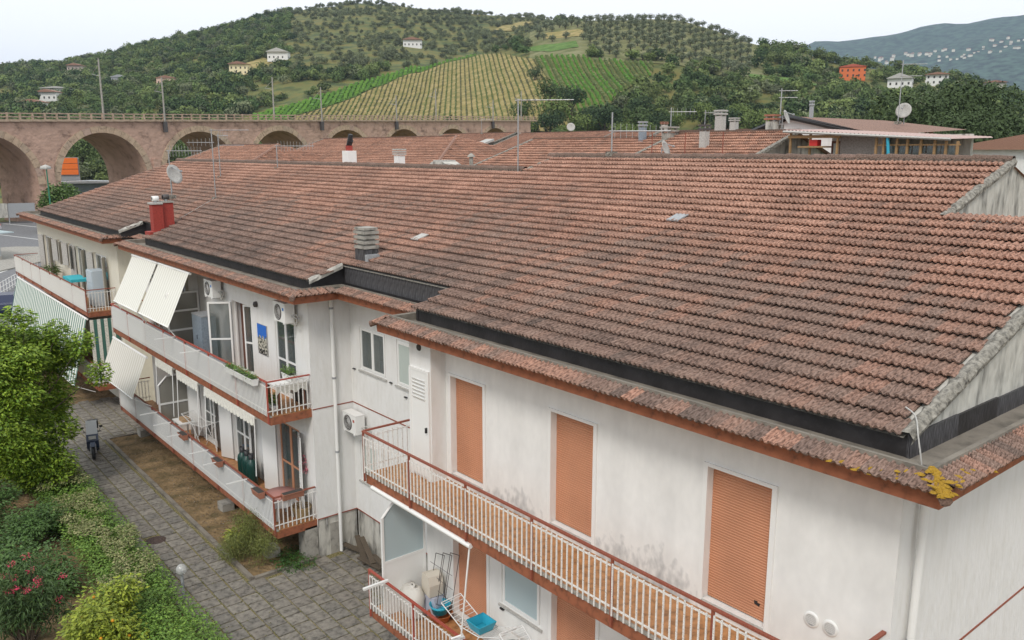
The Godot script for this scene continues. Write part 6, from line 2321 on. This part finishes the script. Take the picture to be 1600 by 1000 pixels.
func near_balcony_things():
	sack("plastic_sack", "large pale plastic sack by the frosted screen", Vector3(-15.7, 1.26, -9.85), 0.36, 0.78, mat([0.62, 0.6, 0.55], 0.6), 1)
	var lb = thing("storage_bags", "two pale square bags piled against the wall behind the large sack", "bags", Vector3(-15.42, 1.26, -10.24))
	for k in 2:
		var bg = S()
		var hh = 0.5
		prism(bg, [Vector2(-0.21, 0.0), Vector2(0.2, 0.0), Vector2(0.23, 0.3), Vector2(0.16, hh), Vector2(-0.02, hh + 0.04), Vector2(-0.18, hh), Vector2(-0.24, 0.22)], Transform3D(Basis(Vector3.UP, 0.25 - 0.4 * k), Vector3(0.03 * k, k * 0.53, -0.18)), 0.36)
		part("bag", bg, mat([0.62, 0.57, 0.48], 0.8) if k else mat([0.45, 0.47, 0.55], 0.8), lb)
	var t = thing("plastic_basin", "blue green plastic basin stacked in an orange tub", "basin", Vector3(-15.05, 1.26, -10.2))
	var s = S()
	lathe(s, [Vector2(0.0, 0.0), Vector2(0.2, 0.0), Vector2(0.29, 0.2), Vector2(0.31, 0.2), Vector2(0.27, 0.18)], Transform3D.IDENTITY, 22)
	part("outer_tub", s, mat([0.5, 0.16, 0.05], 0.5), t)
	s = S()
	lathe(s, [Vector2(0.0, 0.2), Vector2(0.18, 0.2), Vector2(0.24, 0.42), Vector2(0.26, 0.42), Vector2(0.16, 0.24), Vector2(0.0, 0.24)], Transform3D.IDENTITY, 22)
	part("inner_basin", s, M.teal, t)
	t = thing("folded_rack", "dark wire clothes rack folded upright against the wall", "drying rack", Vector3(-15.2, 1.26, -10.3))
	for k in 3:
		s = S()
		var x = -0.35 + k * 0.3
		tube(s, [Vector3(x, 0.2 + k * 0.1, 0.1), Vector3(x + 0.1, 1.5 + k * 0.12, -0.08), Vector3(x + 0.5, 1.6 + k * 0.12, -0.05), Vector3(x + 0.45, 0.4 + k * 0.1, 0.15), Vector3(x, 0.2 + k * 0.1, 0.1)], 0.009, 5)
		part("wire_frame", s, M.iron, t)
	for k in 3:
		s = S()
		tb(s, Vector3(-0.3, 0.7 + k * 0.3, 0.05), Vector3(0.6, 0.6 + k * 0.35, 0.05), 0.007, 4)
		part("wire", s, M.iron, t)
	rack("white winged drying rack with a blue basin before the frosted window", Vector3(-13.0, 1.26, -9.8), 0.1)
	rack("white winged drying rack beside the last brown shutter", Vector3(-11.2, 1.26, -9.85), -0.1)
	t = thing("blue_basin", "bright blue square basin resting on the drying rack", "basin", Vector3(-12.85, 2.24, -9.75))
	s = S()
	for i in 4:
		var a = PI / 4 + PI / 2 * i
		var b = a + PI / 2
		q4(s, Vector3(cos(a) * 0.33, 0.2, sin(a) * 0.33), Vector3(cos(b) * 0.33, 0.2, sin(b) * 0.33), Vector3(cos(b) * 0.24, 0, sin(b) * 0.24), Vector3(cos(a) * 0.24, 0, sin(a) * 0.24))
		q4(s, Vector3(cos(b) * 0.31, 0.2, sin(b) * 0.31), Vector3(cos(a) * 0.31, 0.2, sin(a) * 0.31), Vector3(cos(a) * 0.22, 0.02, sin(a) * 0.22), Vector3(cos(b) * 0.22, 0.02, sin(b) * 0.22))
		q4(s, Vector3(cos(b) * 0.33, 0.2, sin(b) * 0.33), Vector3(cos(a) * 0.33, 0.2, sin(a) * 0.33), Vector3(cos(a) * 0.31, 0.205, sin(a) * 0.31), Vector3(cos(b) * 0.31, 0.205, sin(b) * 0.31))
	q4(s, Vector3(0.17, 0.01, 0.17), Vector3(-0.17, 0.01, 0.17), Vector3(-0.17, 0.01, -0.17), Vector3(0.17, 0.01, -0.17))
	part("basin_shell", s, M.teal, t)
	t = thing("wash_bowl", "white round wash bowl on the stand under the window", "bowl", Vector3(-12.2, 1.95, -10.1))
	s = S()
	lathe(s, [Vector2(0.0, 0.0), Vector2(0.14, 0.0), Vector2(0.2, 0.1), Vector2(0.21, 0.1), Vector2(0.15, 0.02), Vector2(0.0, 0.02)], Transform3D.IDENTITY, 20)
	part("bowl_shell", s, M.stone, t)
	t = thing("wash_stand", "white washing table below the frosted window", "table", Vector3(-12.4, 1.26, -10.15))
	part("table_top", B(-0.65, 0.64, -0.3, 0.7, 0.685, 0.25), M.white, t)
	for i in 4: part("leg", B((-0.6 if i % 2 else 0.6), 0, (-0.27 if i < 2 else 0.18), (-0.55 if i % 2 else 0.65), 0.64, (-0.22 if i < 2 else 0.23)), M.white, t)

# ---------------------------------------------------------------- street
func wheel(par, at, r, w, axis):
	var n = node("wheel", par)
	var xf = Transform3D(Basis(axis.cross(Vector3.UP), axis, Vector3.UP).orthonormalized(), at)
	var s = S()
	lathe(s, [Vector2(r * 0.62, -w / 2), Vector2(r * 0.93, -w / 2), Vector2(r, -w * 0.3), Vector2(r, w * 0.3), Vector2(r * 0.93, w / 2), Vector2(r * 0.62, w / 2)], xf, 22)
	part("tyre", s, M.black, n)
	s = S()
	lathe(s, [Vector2(0.0, w * 0.42), Vector2(r * 0.2, w * 0.46), Vector2(r * 0.62, w * 0.36), Vector2(r * 0.62, -w * 0.36), Vector2(0.0, -w * 0.3)], xf, 14)
	part("rim", s, M.steel, n)

func car(at, turn, body, label):
	var t = thing("parked_car", label, "car", at, "", turn)
	# side profile along x, extruded along z with tumblehome
	var low = [Vector2(-1.95, 0.35), Vector2(-2.0, 0.62), Vector2(-1.9, 0.95), Vector2(-0.95, 1.0), Vector2(1.55, 0.98), Vector2(1.92, 0.9), Vector2(1.98, 0.55), Vector2(1.93, 0.3), Vector2(1.55, 0.25), Vector2(-1.55, 0.25)]
	var s = S()
	prism(s, low, Transform3D(Basis.IDENTITY, Vector3(0, 0, -0.84)), 1.68)
	part("body", s, body, t)
	s = S()
	var a = [Vector2(-1.05, 0.99), Vector2(-0.35, 1.42), Vector2(0.95, 1.46), Vector2(1.6, 1.02)]
	for i in 3:
		var p = a[i]
		var q = a[i + 1]
		var f = func(v, sg): return Vector3(v.x, v.y, sg * (0.80 - (v.y - 0.99) * 0.35))
		q4(s, f.call(p, -1), f.call(q, -1), f.call(q, 1), f.call(p, 1))
	part("cabin", s, body, t)
	for sg in [-1, 1]:
		s = S()
		var g2 = func(v): return Vector3(v.x, v.y, sg * (0.80 - (v.y - 0.99) * 0.35))
		t3(s, g2.call(a[0]), g2.call(a[1]), g2.call(a[2]))
		t3(s, g2.call(a[0]), g2.call(a[2]), g2.call(a[3]))
		part("side_window", s, M.frostblue, t)
		for x in [-1.25, 1.25]: wheel(t, Vector3(x, 0.31, sg * 0.76), 0.31, 0.2, Vector3(0, 0, sg))
		part("tail_lamp", B(1.86, 0.72, sg * 0.55 - 0.14, 1.975, 1.0, sg * 0.55 + 0.22 * sg), mat([0.4, 0.01, 0.01], 0.3), t)
		part("headlamp", B(-1.98, 0.66, sg * 0.6 - 0.14, -1.9, 0.82, sg * 0.6 + 0.14), M.stone, t)
	part("rear_window", B(1.2, 1.08, -0.6, 1.53, 1.36, 0.6), M.glass, t)
	part("bumper", B(1.9, 0.3, -0.8, 2.03, 0.52, 0.8), body, t)
	return t

func street_things():
	var s = S()
	q4(s, Vector3(-160, 0.02, -75), Vector3(-64, 0.02, -40), Vector3(-64, 0.02, 30), Vector3(-175, 0.02, 30))
	struct("road", s, M.asphalt)
	for l in [[Vector3(-150, 0, -18.1), Vector3(-112, 0, -28.4), 0.16], [Vector3(-170, 0, -22.2), Vector3(-135, 0, -32.0), 0.2], [Vector3(-94, 0, -11.5), Vector3(-108, 0, -19.0), 0.16]]:
		var d = (l[1] - l[0]).normalized()
		var n = Vector3(-d.z, 0, d.x) * l[2]
		s = S()
		var up = Vector3(0, 0.03, 0)
		q4(s, l[0] - n + up, l[0] + n + up, l[1] + n + up, l[1] - n + up)
		struct("road_marking", s, M.marking)
	# traffic island with kerb
	s = S()
	prism(s, [Vector2(-112, -30), Vector2(-104, -18.5), Vector2(-97, -12.5), Vector2(-100, 8), Vector2(-122, 8), Vector2(-122, -19)], Transform3D(Basis(Vector3.RIGHT, PI / 2), Vector3(0, 0.16, 0)), 0.15)
	struct("pavement", s, M.concrete)
	var g = thing("glass_shelter", "grey glazed shelter beside the road", "shelter", Vector3(-112, 0.16, -14.2), "", 0.25)
	for x in [-4.0, -1.3, 1.4, 4.0]:
		part("post", B(x - 0.06, 0, -0.06, x + 0.06, 2.9, 0.06), M.grey, g)
	for i in 3: part("pane", B(-3.9 + i * 2.7, 0.4, -0.02, -1.4 + i * 2.7, 2.7, 0.02), M.frostblue, g)
	part("shelter_roof", B(-4.2, 2.9, -1.6, 4.2, 3.0, 0.3), M.frostblue, g)
	part("base_wall", B(-4.1, 0, -0.1, 4.1, 0.4, 0.1), M.concrete, g)
	car(Vector3(-72.9, 0.02, -10.15), PI - 0.25, mat([0.015, 0.022, 0.06], 0.25), "dark blue hatchback parked at the end of the building")
	car(Vector3(-150, 0.02, -19.5), 1.2, mat([0.7, 0.7, 0.7], 0.3), "white car on the road by the viaduct arch")
	# white railing along the forecourt
	var f = thing("white_railing", "white metal railing around the forecourt beyond the building", "railing")
	for i in 14:
		var p = Vector3(-78.0 - i * 0.9, 0, -9.5 - i * 0.36)
		part("post", B(p.x - 0.03, 0, p.z - 0.03, p.x + 0.03, 1.1, p.z + 0.03), M.white, f)
	for y in [0.25, 0.65, 1.05]:
		s = S()
		tb(s, Vector3(-77.9, y, -9.46), Vector3(-90, y, -14.3), 0.025, 5)
		part("rail", s, M.white, f)
	# advertising boards under the arch
	var b = thing("poster_board", "pale poster board standing under the viaduct arch", "board", Vector3(-163, 0, -24.8), "", 1.25)
	for i in 2: part("panel", B(-4 + i * 4.1, 1.0, -0.06, -0.1 + i * 4.1, 3.4, 0.06), M.plaster if i == 0 else M.grey, b)
	for x in [-3.5, 0.0, 3.6]: part("leg", B(x - 0.08, 0, -0.2, x + 0.08, 3.3, -0.06), M.grey, b)
	scooter(Vector3(-35.9, 0.03, -7.5), -0.25)

func scooter(at, turn):
	# rides towards +x
	var t = thing("motor_scooter", "dark blue motor scooter with windscreen parked on the slab path", "scooter", at, "", turn)
	var blue = mat([0.035, 0.05, 0.09], 0.3)
	wheel(t, Vector3(0.68, 0.26, 0), 0.26, 0.12, Vector3(0, 0, 1))
	wheel(t, Vector3(-0.65, 0.25, 0), 0.25, 0.13, Vector3(0, 0, 1))
	var s = S()
	prism(s, [Vector2(0.3, 0.28), Vector2(0.52, 0.42), Vector2(0.62, 0.75), Vector2(0.50, 1.02), Vector2(0.40, 1.0), Vector2(0.44, 0.72), Vector2(0.28, 0.42)], Transform3D(Basis.IDENTITY, Vector3(0, 0, -0.22)), 0.44)
	part("leg_shield", s, blue, t)
	s = S()
	prism(s, [Vector2(0.48, 0.5), Vector2(0.72, 0.62), Vector2(0.86, 0.58), Vector2(0.70, 0.72), Vector2(0.55, 0.72)], Transform3D(Basis.IDENTITY, Vector3(0, 0, -0.09)), 0.18)
	part("front_mudguard", s, blue, t)
	s = S()
	prism(s, [Vector2(-0.9, 0.6), Vector2(-0.95, 0.72), Vector2(-0.2, 0.72), Vector2(-0.12, 0.4), Vector2(0.3, 0.3), Vector2(0.3, 0.22), Vector2(-0.35, 0.22), Vector2(-0.5, 0.45)], Transform3D(Basis.IDENTITY, Vector3(0, 0, -0.17)), 0.34)
	part("rear_body", s, blue, t)
	s = S()
	prism(s, [Vector2(-0.92, 0.72), Vector2(-0.9, 0.84), Vector2(-0.55, 0.86), Vector2(-0.45, 0.79), Vector2(-0.18, 0.78), Vector2(-0.16, 0.72)], Transform3D(Basis.IDENTITY, Vector3(0, 0, -0.15)), 0.30)
	part("seat", s, M.black, t)
	for sg in [-1, 1]:
		s = S()
		tb(s, Vector3(0.68, 0.26, sg * 0.09), Vector3(0.52, 0.72, sg * 0.09), 0.025, 6)
		part("fork_leg", s, M.steel, t)
		s = S()
		tb(s, Vector3(0.42, 1.03, 0), Vector3(0.38, 1.06, sg * 0.34), 0.018, 6)
		part("handlebar", s, M.black, t)
		s = S()
		tb(s, Vector3(0.40, 1.06, sg * 0.26), Vector3(0.36, 1.22, sg * 0.33), 0.01, 5)
		part("mirror_stem", s, M.black, t)
		s = S()
		ob(s, Transform3D(Basis.IDENTITY, Vector3(0.36, 1.25, sg * 0.34)), Vector3(0.02, 0.08, 0.12))
		part("mirror", s, M.black, t)
	s = S()
	ob(s, Transform3D(Basis.from_euler(Vector3(0, 0, 0.35)), Vector3(0.60, 0.88, 0)), Vector3(0.05, 0.13, 0.26))
	part("headlamp", s, M.stone, t)
	s = S()
	prism(s, [Vector2(0.50, 1.0), Vector2(0.52, 1.0), Vector2(0.36, 1.52), Vector2(0.34, 1.52)], Transform3D(Basis.IDENTITY, Vector3(0, 0, -0.2)), 0.40)
	part("windscreen", s, M.sheet, t)
	s = S()
	ob(s, Transform3D(Basis.IDENTITY, Vector3(-0.92, 1.0, 0)), Vector3(0.36, 0.3, 0.40))
	part("top_case", s, M.black, t)
